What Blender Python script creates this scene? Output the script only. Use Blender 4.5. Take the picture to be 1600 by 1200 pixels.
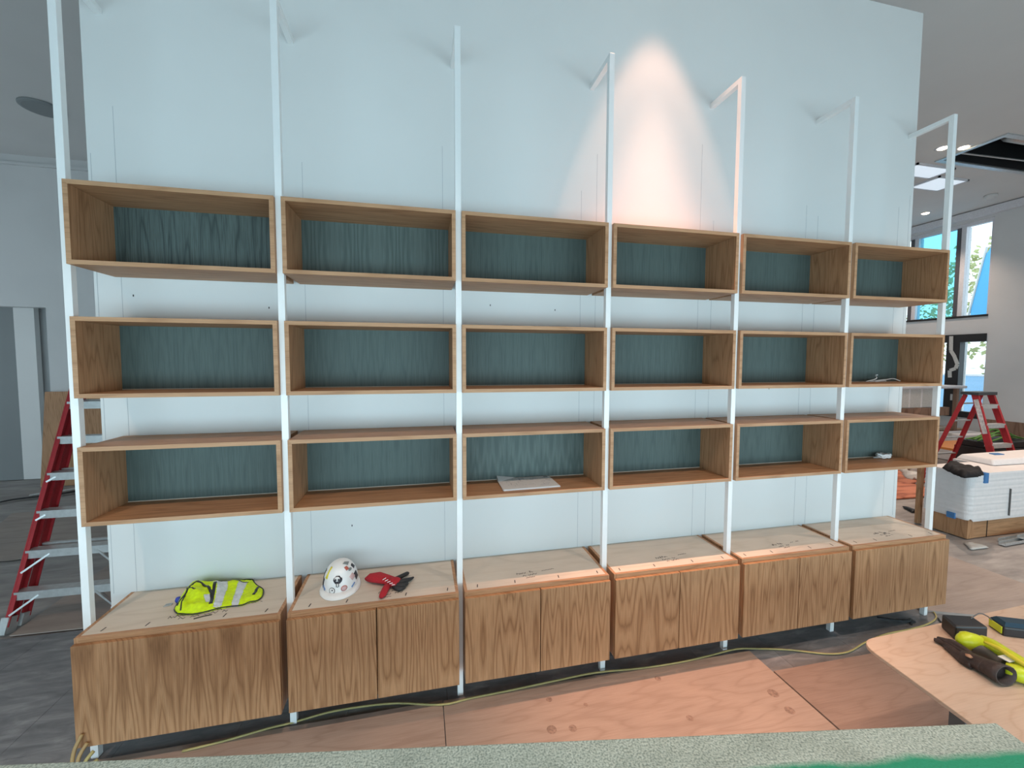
import bpy, bmesh, math, random
from mathutils import Vector, Matrix, noise

# ------------------------------------------------------------------ clear
for o in list(bpy.data.objects):
    bpy.data.objects.remove(o, do_unlink=True)
scene = bpy.context.scene
C = scene.collection
random.seed(7)

# ------------------------------------------------------------------ camera
FPX, YAW, PITCH, ROLL = 648.9483, 0.2196, -0.0568, 0.0026
CAM = Vector((1.7586, -2.5769, 2.187))
_f = Vector((math.sin(YAW) * math.cos(PITCH), math.cos(YAW) * math.cos(PITCH), math.sin(PITCH)))
_r = Vector((math.cos(YAW), -math.sin(YAW), 0))
_u = _r.cross(_f)
_r2 = math.cos(ROLL) * _r + math.sin(ROLL) * _u
_u2 = -math.sin(ROLL) * _r + math.cos(ROLL) * _u
cd = bpy.data.cameras.new('camera')
cd.sensor_fit = 'HORIZONTAL'
cd.sensor_width = 36.0
cd.lens = FPX / 1600.0 * 36.0
cd.clip_start = 0.05
cd.clip_end = 300
cam = bpy.data.objects.new('camera', cd)
C.objects.link(cam)
M = Matrix((_r2, _u2, -_f)).transposed().to_4x4()
M.translation = CAM
cam.matrix_world = M
scene.camera = cam


def at(u, v, ax, val):
    """point of the place seen at photo position (u, v) on the plane axis ax = val"""
    d = _f + (u - 800) / FPX * _r2 - (v - 600) / FPX * _u2
    t = (val - CAM[ax]) / d[ax]
    return CAM + t * d


# ------------------------------------------------------------------ world + lights
w = bpy.data.worlds.new('sky')
scene.world = w
w.use_nodes = True
wn = w.node_tree.nodes
wn['Background'].inputs[0].default_value = (0.80, 0.92, 1.0, 1)
wn['Background'].inputs[1].default_value = 2.2


def area(name, loc, rot, sx, sy, power, col):
    l = bpy.data.lights.new(name, 'AREA')
    l.shape = 'RECTANGLE'
    l.size, l.size_y = sx, sy
    l.energy = power
    l.color = col
    o = bpy.data.objects.new(name, l)
    C.objects.link(o)
    o.location = loc
    o.rotation_euler = rot
    return o


# daylight through the glazed front of the room, behind the photographer
area('daylight_front', (3.0, -4.95, 1.15), (math.radians(90), 0, 0), 14.0, 1.9, 222, (0.44, 0.83, 1.0))
# added cool fill lamp, unseen at far left, to brighten the rear wall
area('added_fill_left', (-8.9, 2.6, 1.9), (math.radians(90), 0, math.radians(-90)), 5.0, 2.4, 22, (0.60, 0.86, 1.0))
# warm recessed downlight above the shelf front
LAMP = Vector((3.5, -0.075, 5.64))


def spot(name, loc, energy, col, deg, blend, soft):
    l = bpy.data.lights.new(name, 'SPOT')
    l.energy = energy
    l.color = col
    l.spot_size = math.radians(deg)
    l.spot_blend = blend
    l.shadow_soft_size = soft
    o = bpy.data.objects.new(name, l)
    C.objects.link(o)
    o.location = loc


WARM = (1.0, 0.53, 0.35)
spot('downlight_beam', LAMP, 155, WARM, 45, 0.35, 0.035)
spot('downlight_core', LAMP, 800, WARM, 33, 1.0, 0.035)
# the other recessed downlights of the room
for k, (x, y, e) in enumerate(((-1.0, -2.6, 260), (1.8, -2.6, 260), (4.6, -2.6, 260), (7.4, -1.6, 260), (8.6, 1.9, 330), (11.2, 0.2, 330), (10.23, 2.715, 330), (13.446, 5.07, 200), (11.6, -2.5, 260))):
    spot('ceiling_downlight', (x, y, 5.62), e * 0.85, (1.0, 0.76, 0.60), 105, 0.8, 0.05)

vs = scene.view_settings
vs.view_transform = 'Standard'
vs.look = 'None'
vs.gamma = 1.0
vs.use_curve_mapping = False
vs.exposure = 0.12

# ------------------------------------------------------------------ materials
MATS = {}


class NT:
    def __init__(s, name):
        s.m = bpy.data.materials.new(name)
        s.m.use_nodes = True
        s.t = s.m.node_tree
        s.b = s.t.nodes['Principled BSDF']

    def n(s, typ, **kw):
        x = s.t.nodes.new(typ)
        for k, v in kw.items():
            if k.startswith('i_'):
                x.inputs[k[2:].replace('_', ' ')].default_value = v
            else:
                setattr(x, k, v)
        return x

    def l(s, a, b):
        s.t.links.new(a, b)

    def math(s, op, a, b=None, c=None):
        x = s.n('ShaderNodeMath', operation=op)
        for i, v in enumerate((a, b, c)):
            if v is None:
                continue
            if isinstance(v, (int, float)):
                x.inputs[i].default_value = v
            else:
                s.l(v, x.inputs[i])
        return x.outputs[0]

    def ramp(s, fac, stops):
        r = s.n('ShaderNodeValToRGB')
        e = r.color_ramp.elements
        while len(e) < len(stops):
            e.new(0.5)
        for el, (p, c) in zip(e, stops):
            el.position = p
            el.color = (*c, 1) if len(c) == 3 else c
        s.l(fac, r.inputs[0])
        return r.outputs[0]

    def mix(s, fac, a, b, blend='MIX'):
        x = s.n('ShaderNodeMix', data_type='RGBA', blend_type=blend)
        for sock, v in ((x.inputs[0], fac), (x.inputs[6], a), (x.inputs[7], b)):
            if isinstance(v, (int, float)):
                sock.default_value = v
            elif isinstance(v, tuple):
                sock.default_value = (*v, 1)
            else:
                s.l(v, sock)
        return x.outputs[2]

    def bump(s, h, strength=0.1, dist=0.01):
        b = s.n('ShaderNodeBump')
        b.inputs['Strength'].default_value = strength
        b.inputs['Distance'].default_value = dist
        s.l(h, b.inputs['Height'])
        s.l(b.outputs[0], s.b.inputs['Normal'])


def plain(name, col, rough=0.5, metal=0.0, var=0.06, scale=30.0, spec=0.5, bump=0.0):
    if name in MATS:
        return MATS[name]
    k = NT(name)
    tc = k.n('ShaderNodeTexCoord')
    no = k.n('ShaderNodeTexNoise')
    no.inputs['Scale'].default_value = scale
    no.inputs['Detail'].default_value = 3
    k.l(tc.outputs['Object'], no.inputs['Vector'])
    lo = tuple(max(0, c * (1 - var)) for c in col)
    hi = tuple(min(1, c * (1 + var)) for c in col)
    k.l(k.ramp(no.outputs[0], [(0.3, lo), (0.7, hi)]), k.b.inputs['Base Color'])
    k.b.inputs['Roughness'].default_value = rough
    k.b.inputs['Metallic'].default_value = metal
    k.b.inputs['Specular IOR Level'].default_value = spec
    if bump:
        k.bump(no.outputs[0], bump, 0.01)
    MATS[name] = k.m
    return k.m


def wood(name, light, mid, dark, grain='z', K=9.0, su=5.0, sa=0.7, leaf=0.0, pore=0.35, rough=0.5, amt=1.0):
    """veneer: contour lines of stretched noise (cathedrals) + fine pores; grain = axis along the fibres"""
    k = NT(name)
    tc = k.n('ShaderNodeTexCoord')
    oi = k.n('ShaderNodeObjectInfo')
    sx = k.n('ShaderNodeSeparateXYZ')
    k.l(tc.outputs['Object'], sx.inputs[0])
    ax = dict(x=sx.outputs[0], y=sx.outputs[1], z=sx.outputs[2])
    along = ax[grain]
    oth = [ax[a] for a in 'xyz' if a != grain]
    u = k.math('ADD', oth[0], oth[1])
    rnd = oi.outputs['Random']
    if leaf:
        u = k.math('PINGPONG', k.math('ADD', u, k.math('MULTIPLY', rnd, leaf)), leaf)
    cb = k.n('ShaderNodeCombineXYZ')
    k.l(k.math('ADD', k.math('MULTIPLY', u, su), k.math('MULTIPLY', rnd, 61.0)), cb.inputs[0])
    k.l(k.math('ADD', k.math('MULTIPLY', along, sa), k.math('MULTIPLY', rnd, 37.0)), cb.inputs[1])
    k.l(k.math('MULTIPLY', rnd, 11.0), cb.inputs[2])
    n1 = k.n('ShaderNodeTexNoise')
    n1.inputs['Scale'].default_value = 1.0
    n1.inputs['Detail'].default_value = 2.2
    n1.inputs['Roughness'].default_value = 0.45
    k.l(cb.outputs[0], n1.inputs['Vector'])
    ring = k.math('PINGPONG', k.math('MULTIPLY', n1.outputs[0], K), 0.5)
    ring = k.math('MULTIPLY', ring, 2.0)
    cb2 = k.n('ShaderNodeCombineXYZ')
    k.l(k.math('MULTIPLY', u, 260.0), cb2.inputs[0])
    k.l(k.math('MULTIPLY', along, 7.0), cb2.inputs[1])
    k.l(k.math('MULTIPLY', rnd, 50.0), cb2.inputs[2])
    n2 = k.n('ShaderNodeTexNoise')
    n2.inputs['Scale'].default_value = 1.0
    n2.inputs['Detail'].default_value = 2
    k.l(cb2.outputs[0], n2.inputs['Vector'])
    col = k.ramp(ring, [(0.0, dark), (0.30, mid), (0.80, light)])
    col = k.mix(amt, mid, col)
    pr_ = k.ramp(n2.outputs[0], [(0.36, (0.45, 0.42, 0.40)), (0.56, (1, 1, 1))])
    col = k.mix(pore, col, pr_, 'MULTIPLY')
    n3 = k.n('ShaderNodeTexNoise')
    n3.inputs['Scale'].default_value = 2.2
    k.l(tc.outputs['Object'], n3.inputs['Vector'])
    col = k.mix(0.5, col, k.ramp(n3.outputs[0], [(0.3, (0.86, 0.86, 0.86)), (0.7, (1.1, 1.08, 1.05))]), 'MULTIPLY')
    k.l(col, k.b.inputs['Base Color'])
    k.b.inputs['Roughness'].default_value = rough
    k.b.inputs['Specular IOR Level'].default_value = 0.3
    k.bump(n2.outputs[0], 0.08, 0.002)
    MATS[name] = k.m
    return k.m


OAKL, OAKM, OAKD = (0.57, 0.325, 0.178), (0.50, 0.27, 0.14), (0.29, 0.14, 0.065)
oak_door = wood('oak_door', (0.525, 0.298, 0.158), (0.435, 0.232, 0.115), (0.275, 0.134, 0.062), 'z', 24.0, 5.0, 0.38, 0.17, 0.40, amt=0.75)
oak_z = wood('oak_upright_grain', OAKL, OAKM, OAKD, 'z', 16.0, 6.0, 0.45, 0, 0.4, amt=0.5)
oak_x = wood('oak_long_grain', OAKL, OAKM, OAKD, 'x', 14.0, 6.0, 0.4, 0, 0.4, amt=0.45)
oak_y = wood('oak_deep_grain', OAKL, OAKM, OAKD, 'y', 8.0, 5.0, 0.5, 0, 0.4, amt=0.7)
oak_edge = wood('oak_edge_band', (0.56, 0.335, 0.195), (0.50, 0.285, 0.158), (0.37, 0.195, 0.10), 'x', 8.0, 5.0, 0.5, 0, 0.3, amt=0.5)
teal = wood('teal_stained_veneer', (0.108, 0.143, 0.135), (0.093, 0.126, 0.119), (0.047, 0.068, 0.065), 'z', 11.0, 7.0, 0.4, 0.16, 0.30, amt=0.28)
ply_top = wood('pale_plywood', (0.68, 0.60, 0.51), (0.66, 0.575, 0.485), (0.59, 0.51, 0.42), 'x', 7.0, 4.0, 0.8, 0, 0.1, 0.6, amt=0.6)
ply_table = wood('birch_plywood_table', (0.68, 0.53, 0.42), (0.64, 0.485, 0.375), (0.50, 0.325, 0.22), 'x', 11.0, 7.0, 1.6, 0, 0.1, 0.55, amt=0.35)
ply_floor = wood('pine_plywood_floor', (0.47, 0.35, 0.285), (0.43, 0.315, 0.255), (0.31, 0.21, 0.165), 'x', 9.0, 6.0, 0.9, 0, 0.18, 0.7, amt=0.35)
ply_floor2 = wood('brown_plywood_floor', (0.36, 0.255, 0.21), (0.33, 0.23, 0.185), (0.25, 0.165, 0.13), 'x', 9.0, 6.0, 0.9, 0, 0.18, 0.7, amt=0.3)
ply_dust = wood('dusty_hardboard', (0.44, 0.37, 0.335), (0.40, 0.335, 0.30), (0.33, 0.275, 0.245), 'x', 5.0, 3.0, 0.8, 0, 0.2, 0.75, amt=0.5)
white_steel = plain('white_powder_coat', (0.88, 0.89, 0.89), 0.28, 0, 0.01)
wall_paint = None


def painted(name, col, stain=0.03, rough=0.7):
    k = NT(name)
    tc = k.n('ShaderNodeTexCoord')
    no = k.n('ShaderNodeTexNoise')
    no.inputs['Scale'].default_value = 1.3
    no.inputs['Detail'].default_value = 4
    k.l(tc.outputs['Object'], no.inputs['Vector'])
    a = tuple(c * (1 - stain) for c in col)
    k.l(k.ramp(no.outputs[0], [(0.35, a), (0.6, col)]), k.b.inputs['Base Color'])
    n2 = k.n('ShaderNodeTexNoise')
    n2.inputs['Scale'].default_value = 180
    k.l(tc.outputs['Object'], n2.inputs['Vector'])
    k.b.inputs['Roughness'].default_value = rough
    k.bump(n2.outputs[0], 0.05, 0.003)
    MATS[name] = k.m
    return k.m


wall_paint = painted('white_wall_paint', (0.80, 0.80, 0.79))
grey_paint = painted('grey_primer_wall', (0.70, 0.70, 0.70), 0.05)
ceil_paint = painted('ceiling_paint', (0.70, 0.69, 0.68), 0.03)
dark_paint = painted('dark_alcove_paint', (0.26, 0.28, 0.285), 0.04)


def slate():
    k = NT('dark_slate_tile')
    tc = k.n('ShaderNodeTexCoord')
    oi = k.n('ShaderNodeObjectInfo')
    mp = k.n('ShaderNodeMapping')
    mp.inputs['Rotation'].default_value = (0, 0, 0.6)
    mp.inputs['Scale'].default_value = (1.2, 4.5, 1)
    ge = k.n('ShaderNodeNewGeometry')
    k.l(ge.outputs['Position'], mp.inputs['Vector'])
    no = k.n('ShaderNodeTexNoise')
    no.inputs['Scale'].default_value = 3.0
    no.inputs['Detail'].default_value = 7
    no.inputs['Roughness'].default_value = 0.62
    no.inputs['Distortion'].default_value = 0.6
    k.l(mp.outputs[0], no.inputs['Vector'])
    c = k.ramp(no.outputs[0], [(0.30, (0.135, 0.14, 0.15)), (0.52, (0.205, 0.21, 0.222)), (0.72, (0.33, 0.335, 0.345))])
    t = k.ramp(oi.outputs['Random'], [(0, (0.9, 0.9, 0.9)), (1, (1.08, 1.08, 1.08))])
    k.l(k.mix(1.0, c, t, 'MULTIPLY'), k.b.inputs['Base Color'])
    k.b.inputs['Roughness'].default_value = 0.55
    k.bump(no.outputs[0], 0.25, 0.01)
    return k.m


slate_m = slate()


def dusty_floor():
    k = NT('dusty_floor')
    tc = k.n('ShaderNodeTexCoord')
    mp = k.n('ShaderNodeMapping')
    mp.inputs['Rotation'].default_value = (0, 0, 0.35)
    mp.inputs['Scale'].default_value = (0.6, 2.5, 1)
    k.l(tc.outputs['Object'], mp.inputs['Vector'])
    no = k.n('ShaderNodeTexNoise')
    no.inputs['Scale'].default_value = 2.4
    no.inputs['Detail'].default_value = 8
    no.inputs['Roughness'].default_value = 0.65
    k.l(mp.outputs[0], no.inputs['Vector'])
    k.l(k.ramp(no.outputs[0], [(0.3, (0.22, 0.205, 0.20)), (0.55, (0.36, 0.335, 0.32)), (0.75, (0.48, 0.45, 0.43))]), k.b.inputs['Base Color'])
    k.b.inputs['Roughness'].default_value = 0.8
    return k.m


floor_m = dusty_floor()


def ledge_mat():
    k = NT('speckled_grey_green_board')
    tc = k.n('ShaderNodeTexCoord')
    n1 = k.n('ShaderNodeTexNoise')
    n1.inputs['Scale'].default_value = 150
    n1.inputs['Detail'].default_value = 3
    n2 = k.n('ShaderNodeTexNoise')
    n2.inputs['Scale'].default_value = 6
    n2.inputs['Detail'].default_value = 6
    for n in (n1, n2):
        k.l(tc.outputs['Object'], n.inputs['Vector'])
    c = k.ramp(n1.outputs[0], [(0.36, (0.22, 0.29, 0.27)), (0.52, (0.40, 0.495, 0.465)), (0.66, (0.52, 0.62, 0.585))])
    c = k.mix(0.6, c, k.ramp(n2.outputs[0], [(0.35, (0.72, 0.74, 0.7)), (0.6, (1.08, 1.08, 1.05))]), 'MULTIPLY')
    # sprayed green paint stain along the near right edge, with its own ragged shape
    sx = k.n('ShaderNodeSeparateXYZ')
    k.l(tc.outputs['Object'], sx.inputs[0])
    edge = k.math('ADD', k.math('MULTIPLY', sx.outputs[0], 0.02), k.math('MULTIPLY', n2.outputs[0], 0.05))
    m = k.math('SUBTRACT', k.math('SUBTRACT', edge, sx.outputs[1]), 0.182)
    mask = k.ramp(k.math('MULTIPLY', m, 40.0), [(0.0, (0, 0, 0)), (1.0, (1, 1, 1))])
    far = k.ramp(k.math('MULTIPLY', k.math('ADD', k.math('ADD', sx.outputs[1], 0.20), k.math('MULTIPLY', n2.outputs[0], 0.06)), 30.0), [(0.0, (0, 0, 0)), (1.0, (1, 1, 1))])
    right = k.ramp(k.math('MULTIPLY', k.math('SUBTRACT', sx.outputs[0], 1.3), 1.2), [(0.0, (0, 0, 0)), (1.0, (1, 1, 1))])
    mask = k.math('MULTIPLY', k.math('MULTIPLY', mask, far), right)
    c = k.mix(mask, c, (0.02, 0.30, 0.17))
    k.l(c, k.b.inputs['Base Color'])
    k.b.inputs['Roughness'].default_value = 0.85
    k.bump(n1.outputs[0], 0.5, 0.004)
    return k.m


ledge_m = ledge_mat()
black_m = plain('black_plastic', (0.018, 0.018, 0.02), 0.45)
black_frame = plain('black_frame_paint', (0.02, 0.02, 0.022), 0.5)
red_m = plain('red_fibreglass', (0.42, 0.028, 0.035), 0.42, 0, 0.08)
alu_m = plain('brushed_aluminium', (0.62, 0.63, 0.63), 0.42, 0.55, 0.08)
steel_m = plain('galvanised_steel', (0.60, 0.64, 0.66), 0.35, 0.7, 0.1)
lime_m = plain('lime_hi_vis_mesh', (0.62, 0.84, 0.0), 0.7, 0, 0.1, 60)
lime_m.node_tree.nodes['Principled BSDF'].inputs['Emission Strength'].default_value = 0.0
refl_m = plain('silver_reflective_tape', (0.62, 0.66, 0.70), 0.35, 0.1, 0.15, 40)
white_p = plain('white_shell_plastic', (0.84, 0.85, 0.85), 0.3, 0, 0.02)
yellow_m = plain('yellow_rubber', (0.72, 0.62, 0.05), 0.5)
cord_m = plain('yellow_cord', (0.40, 0.33, 0.13), 0.55, 0, 0.12, 12)
tan_cord = plain('tan_cord', (0.40, 0.27, 0.12), 0.6)
redglove = plain('red_glove_knit', (0.42, 0.012, 0.022), 0.8, 0, 0.2, 200)
blackglove = plain('black_glove_coating', (0.022, 0.022, 0.024), 0.6, 0, 0.3, 80)
brownglove = plain('dark_brown_leather', (0.045, 0.03, 0.027), 0.6, 0, 0.3, 40, bump=0.3)
toolgreen = plain('lime_tool_shell', (0.58, 0.66, 0.02), 0.35, 0, 0.05)
toolgrey = plain('grey_rubber_grip', (0.10, 0.10, 0.10), 0.55)
foam_m = plain('white_foam_wrap', (0.78, 0.76, 0.76), 0.75, 0, 0.03, 20)
bluetape = plain('blue_masking_tape', (0.06, 0.20, 0.45), 0.6)
paper_m = plain('white_paper', (0.78, 0.79, 0.80), 0.7, 0, 0.02)
ink_m = plain('pencil_ink', (0.045, 0.035, 0.035), 0.6)
pencil_m = plain('pencil_grey', (0.50, 0.51, 0.53), 0.7)
cardboard = plain('brown_cardboard', (0.36, 0.25, 0.17), 0.8, 0, 0.1)
orange_m = plain('orange_varnished_board', (0.62, 0.24, 0.05), 0.45, 0, 0.1)
warm_lit_sheet_m = wood('sheet_painted_warm_light', (0.66, 0.26, 0.16), (0.60, 0.22, 0.13), (0.38, 0.13, 0.08), 'x', 6, 3, 0.8, 0, 0.1, 0.7)  # orange of a warm light is put into the sheet's own colour
greencloth = plain('green_webbing', (0.08, 0.20, 0.04), 0.8, 0, 0.3, 20)
plastic_clear = plain('cloudy_plastic_film', (0.62, 0.61, 0.58), 0.35, 0, 0.08)
window_white = plain('pale_window_frame', (0.72, 0.72, 0.76), 0.4)
dark_bronze = plain('dark_grey_mullion', (0.10, 0.10, 0.115), 0.4)
pinkboard = wood('old_brown_board', (0.30, 0.19, 0.135), (0.27, 0.165, 0.115), (0.19, 0.11, 0.075), 'z', 6, 4, 0.8, 0, 0.2)


def glass_mat():
    m = bpy.data.materials.new('window_glass')
    m.use_nodes = True
    t = m.node_tree
    t.nodes.clear()
    o = t.nodes.new('ShaderNodeOutputMaterial')
    mx = t.nodes.new('ShaderNodeMixShader')
    tr = t.nodes.new('ShaderNodeBsdfTransparent')
    tr.inputs[0].default_value = (0.93, 0.97, 0.98, 1)
    gl = t.nodes.new('ShaderNodeBsdfGlossy')
    gl.inputs['Roughness'].default_value = 0.02
    mx.inputs[0].default_value = 0.06
    t.links.new(tr.outputs[0], mx.inputs[1])
    t.links.new(gl.outputs[0], mx.inputs[2])
    t.links.new(mx.outputs[0], o.inputs[0])
    return m


glass_m = glass_mat()
film_m = glass_mat()
film_m.name = 'blue_tinted_film'
for _n in film_m.node_tree.nodes:
    if _n.type == 'BSDF_TRANSPARENT':
        _n.inputs[0].default_value = (0.50, 0.84, 0.96, 1)


def emit(name, col, s):
    k = NT(name)
    k.b.inputs['Base Color'].default_value = (*col, 1)
    k.b.inputs['Emission Color'].default_value = (*col, 1)
    k.b.inputs['Emission Strength'].default_value = s
    return k.m


# ------------------------------------------------------------------ mesh helpers
class MB:
    def __init__(s):
        s.v, s.f = [], []

    def add(s, vs_, fs):
        b = len(s.v)
        s.v += [tuple(p) for p in vs_]
        s.f += [tuple(i + b for i in f) for f in fs]
        return s

    def box(s, x0, x1, y0, y1, z0, z1):
        return s.add([(x0, y0, z0), (x1, y0, z0), (x1, y1, z0), (x0, y1, z0), (x0, y0, z1), (x1, y0, z1), (x1, y1, z1), (x0, y1, z1)],
                     [(0, 3, 2, 1), (4, 5, 6, 7), (0, 1, 5, 4), (1, 2, 6, 5), (2, 3, 7, 6), (3, 0, 4, 7)])

    def prism(s, a, b):
        """two matching rings of points"""
        n = len(a)
        return s.add(list(a) + list(b), [tuple(reversed(range(n))), tuple(range(n, 2 * n))] +
                     [(i, (i + 1) % n, n + (i + 1) % n, n + i) for i in range(n)])

    def slab(s, poly, z0, z1):
        return s.prism([(p[0], p[1], z0) for p in poly], [(p[0], p[1], z1) for p in poly])

    def beam(s, p, q, w, d, side=Vector((1, 0, 0))):
        p, q = Vector(p), Vector(q)
        t = (q - p).normalized()
        a = (side - t * side.dot(t)).normalized() * (w / 2)
        b = t.cross(a).normalized() * (d / 2)
        r = [-a - b, a - b, a + b, -a + b]
        return s.prism([p + k for k in r], [q + k for k in r])

    def tube(s, pts, r, n=8, flat=1.0):
        pts = [Vector(p) for p in pts]
        rs = r if isinstance(r, (list, tuple)) else [r] * len(pts)
        rings, up = [], Vector((0, 0, 1))
        for i, p in enumerate(pts):
            t = (pts[min(i + 1, len(pts) - 1)] - pts[max(i - 1, 0)]).normalized()
            a = t.cross(up)
            if a.length < 1e-3:
                a = t.cross(Vector((1, 0, 0)))
            a.normalize()
            b = a.cross(t)
            rings.append([p + (a * math.cos(k * 2 * math.pi / n) + b * math.sin(k * 2 * math.pi / n) * flat) * rs[i] for k in range(n)])
        vs_ = [q for g in rings for q in g]
        fs = [tuple(range(n)), tuple(reversed(range(len(vs_) - n, len(vs_))))]
        for i in range(len(pts) - 1):
            for k in range(n):
                fs.append((i * n + k, (i + 1) * n + k, (i + 1) * n + (k + 1) % n, i * n + (k + 1) % n))
        return s.add(vs_, fs)

    def lathe(s, prof, n=20, cx=0, cy=0):
        vs_ = [(cx + r * math.cos(2 * math.pi * k / n), cy + r * math.sin(2 * math.pi * k / n), z) for r, z in prof for k in range(n)]
        fs = [(i * n + k, i * n + (k + 1) % n, (i + 1) * n + (k + 1) % n, (i + 1) * n + k) for i in range(len(prof) - 1) for k in range(n)]
        if prof[0][0] > 1e-6:
            fs.append(tuple(reversed(range(n))))
        if prof[-1][0] > 1e-6:
            fs.append(tuple(range(len(vs_) - n, len(vs_))))
        return s.add(vs_, fs)

    def mesh(s, name, smooth=False):
        me = bpy.data.meshes.new(name)
        me.from_pydata(s.v, [], s.f)
        me.validate()
        bm = bmesh.new()
        bm.from_mesh(me)
        bmesh.ops.recalc_face_normals(bm, faces=bm.faces)
        bm.to_mesh(me)
        bm.free()
        if smooth:
            for p in me.polygons:
                p.use_smooth = True
        return me

    def build(s, name, mat, parent=None, smooth=False, bevel=0.0, kind=None, label=None):
        o = bpy.data.objects.new(name, s.mesh(name, smooth))
        C.objects.link(o)
        if mat:
            o.data.materials.append(mat)
        if parent:
            o.parent = parent
        if bevel:
            m = o.modifiers.new('edge', 'BEVEL')
            m.width = bevel
            m.segments = 2
            m.limit_method = 'ANGLE'
        if kind:
            o['kind'] = kind
        if label:
            o['label'] = label
        return o


def tag(o, label, cat, group=None):
    o['label'] = label
    o['category'] = cat
    if group:
        o['group'] = group
    return o


def thing(name, loc, label, cat, group=None, rz=0.0):
    o = bpy.data.objects.new(name, None)
    o.empty_display_size = 0.1
    C.objects.link(o)
    o.location = loc
    o.rotation_euler = (0, 0, rz)
    return tag(o, label, cat, group)


def copy_tree(o, parent=None):
    c = o.copy()
    C.objects.link(c)
    c.parent = parent
    for ch in list(o.children):
        copy_tree(ch, c)
    return c


def smoothpath(pts, n=6):
    """Catmull-Rom through points"""
    P = [Vector(p) for p in pts]
    out = []
    for i in range(len(P) - 1):
        a, b, c, d = P[max(i - 1, 0)], P[i], P[i + 1], P[min(i + 2, len(P) - 1)]
        for k in range(n):
            t = k / n
            out.append(0.5 * ((2 * b) + (c - a) * t + (2 * a - 5 * b + 4 * c - d) * t * t + (3 * b - a - 3 * c + d) * t ** 3))
    out.append(P[-1])
    return out


def inpoly(x, y, poly):
    r = False
    j = len(poly) - 1
    for i in range(len(poly)):
        xi, yi = poly[i][0], poly[i][1]
        xj, yj = poly[j][0], poly[j][1]
        if (yi > y) != (yj > y) and x < (xj - xi) * (y - yi) / (yj - yi) + xi:
            r = not r
        j = i
    return r


# ------------------------------------------------------------------ setting
HC = 5.68
WY = 0.35          # face of the shelf wall
floor = MB().box(-9, 14.6, -7.2, 9.0, -0.12, -0.012).build('floor', floor_m, kind='structure')
# dark slate tiles under and around the shelving: pieces of the floor
tile_me = MB().box(-0.304, 0.304, -0.304, 0.304, -0.012, 0.0).mesh('tile')
tile_me.materials.append(slate_m)
for i in range(16):
    for j in range(6):
        t = bpy.data.objects.new('tile', tile_me)
        C.objects.link(t)
        t.parent = floor
        t.location = (-2.66 + 0.61 * i, -2.01 + 0.61 * j, 0)

# free standing shelf wall
wall = MB().box(-0.09, 6.077, WY, WY + 0.28, 0, 5.216).build('wall_center', wall_paint, kind='structure')
for i in range(7):
    for dx, z1 in ((-0.075, 3.62), (0.045, 3.45)):
        x = i + dx + 0.02 * math.sin(i * 3.1)
        z1 += 0.25 * math.sin(i * 2.3 + dx * 20)
        if -0.085 < x < 6.07:
            MB().box(x, x + 0.0025, WY - 0.0008, WY + 0.001, 0.76, z1).build('pencil_line', pencil_m, wall)
for x, z in ((0.83, 2.51), (0.10, 2.56), (2.25, 2.57), (2.73, 2.55), (1.30, 1.06), (4.62, 1.95)):
    MB().box(x, x + 0.006, WY - 0.001, WY + 0.001, z, z + 0.012).build('nail_hole', ink_m, wall)

# rear wall with the tall door opening
rw = MB()
rw.box(-9, -6.3, 6.42, 6.6, 0, HC).box(-4.66, 14.6, 6.42, 6.6, 0, HC).box(-6.3, -4.66, 6.42, 6.6, 3.10, HC)
rw.box(-9, 14.6, 8.9, 9.0, 0, HC)
rwall = rw.build('wall_rear', grey_paint, kind='structure')
d1 = MB().box(-6.9, -5.28, 6.62, 6.78, 0, 3.4).build('door_1', dark_paint, kind='structure')
MB().box(-5.28, -4.98, 6.62, 6.72, 0, 3.4).build('door_panel', wall_paint, d1)
MB().box(-6.9, -4.3, 6.84, 6.9, 0, 3.4).box(-4.42, -4.3, 6.6, 6.84, 0, 3.4).box(-6.9, -4.3, 6.6, 7.3, 3.35, 3.45).build('alcove_lining', grey_paint, d1)
MB().box(-9, 14.6, 6.37, 6.42, 5.50, 5.54).build('trim_1', grey_paint, kind='structure')
MB().box(-9.15, -9, -5.2, 0.1, 0, HC).box(-9.15, -9, 5.1, 9.0, 0, HC).box(-9.15, -9, 0.1, 5.1, 0, 0.7).box(-9.15, -9, 0.1, 5.1, 3.1, HC).build('wall_left', grey_paint, kind='structure')  # unseen wall; its opening is added for the left fill lamp
# front wall, behind the photographer: piers and lintel round the glazing
MB().box(-9, 14.6, -5.2, -5.0, 2.35, HC).box(-9, -4.05, -5.2, -5.0, 0, 2.35).box(10.05, 14.6, -5.2, -5.0, 0, 2.35).box(-4.05, 10.05, -5.2, -5.0, 0, 0.15).build('wall_front', wall_paint, kind='structure')

# right wall with windows (x = XR)
XR = 14.37
rm = MB()
rm.box(XR, XR + 0.25, -7.2, 4.34, 0.88, HC).box(XR, XR + 0.25, 6.6, 9.0, 0, HC)
rm.box(XR, XR + 0.25, 4.34, 6.6, 5.44, HC).box(XR + 0.02, XR + 0.25, 4.34, 6.6, 2.83, 3.22).box(XR, XR + 0.25, 4.34, 6.6, 0, 0.86)
wright = rm.build('wall_right', grey_paint, kind='structure')
MB().box(XR - 0.01, XR + 0.25, -7.2, 4.34, 0, 0.88).build('trim_2', pinkboard, kind='structure')
MB().box(XR - 0.10, XR, -7.2, 6.42, 5.50, 5.66).build('trim_3', window_white, kind='structure')
w1 = MB().box(XR + 0.05, XR + 0.15, 4.34, 6.6, 5.36, 5.44).box(XR + 0.05, XR + 0.15, 4.34, 4.40, 3.26, 5.36).build('window_1', window_white, kind='structure')
MB().box(XR, XR + 0.16, 4.34, 6.6, 3.22, 3.27).build('window_sill', black_frame, w1)
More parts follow.
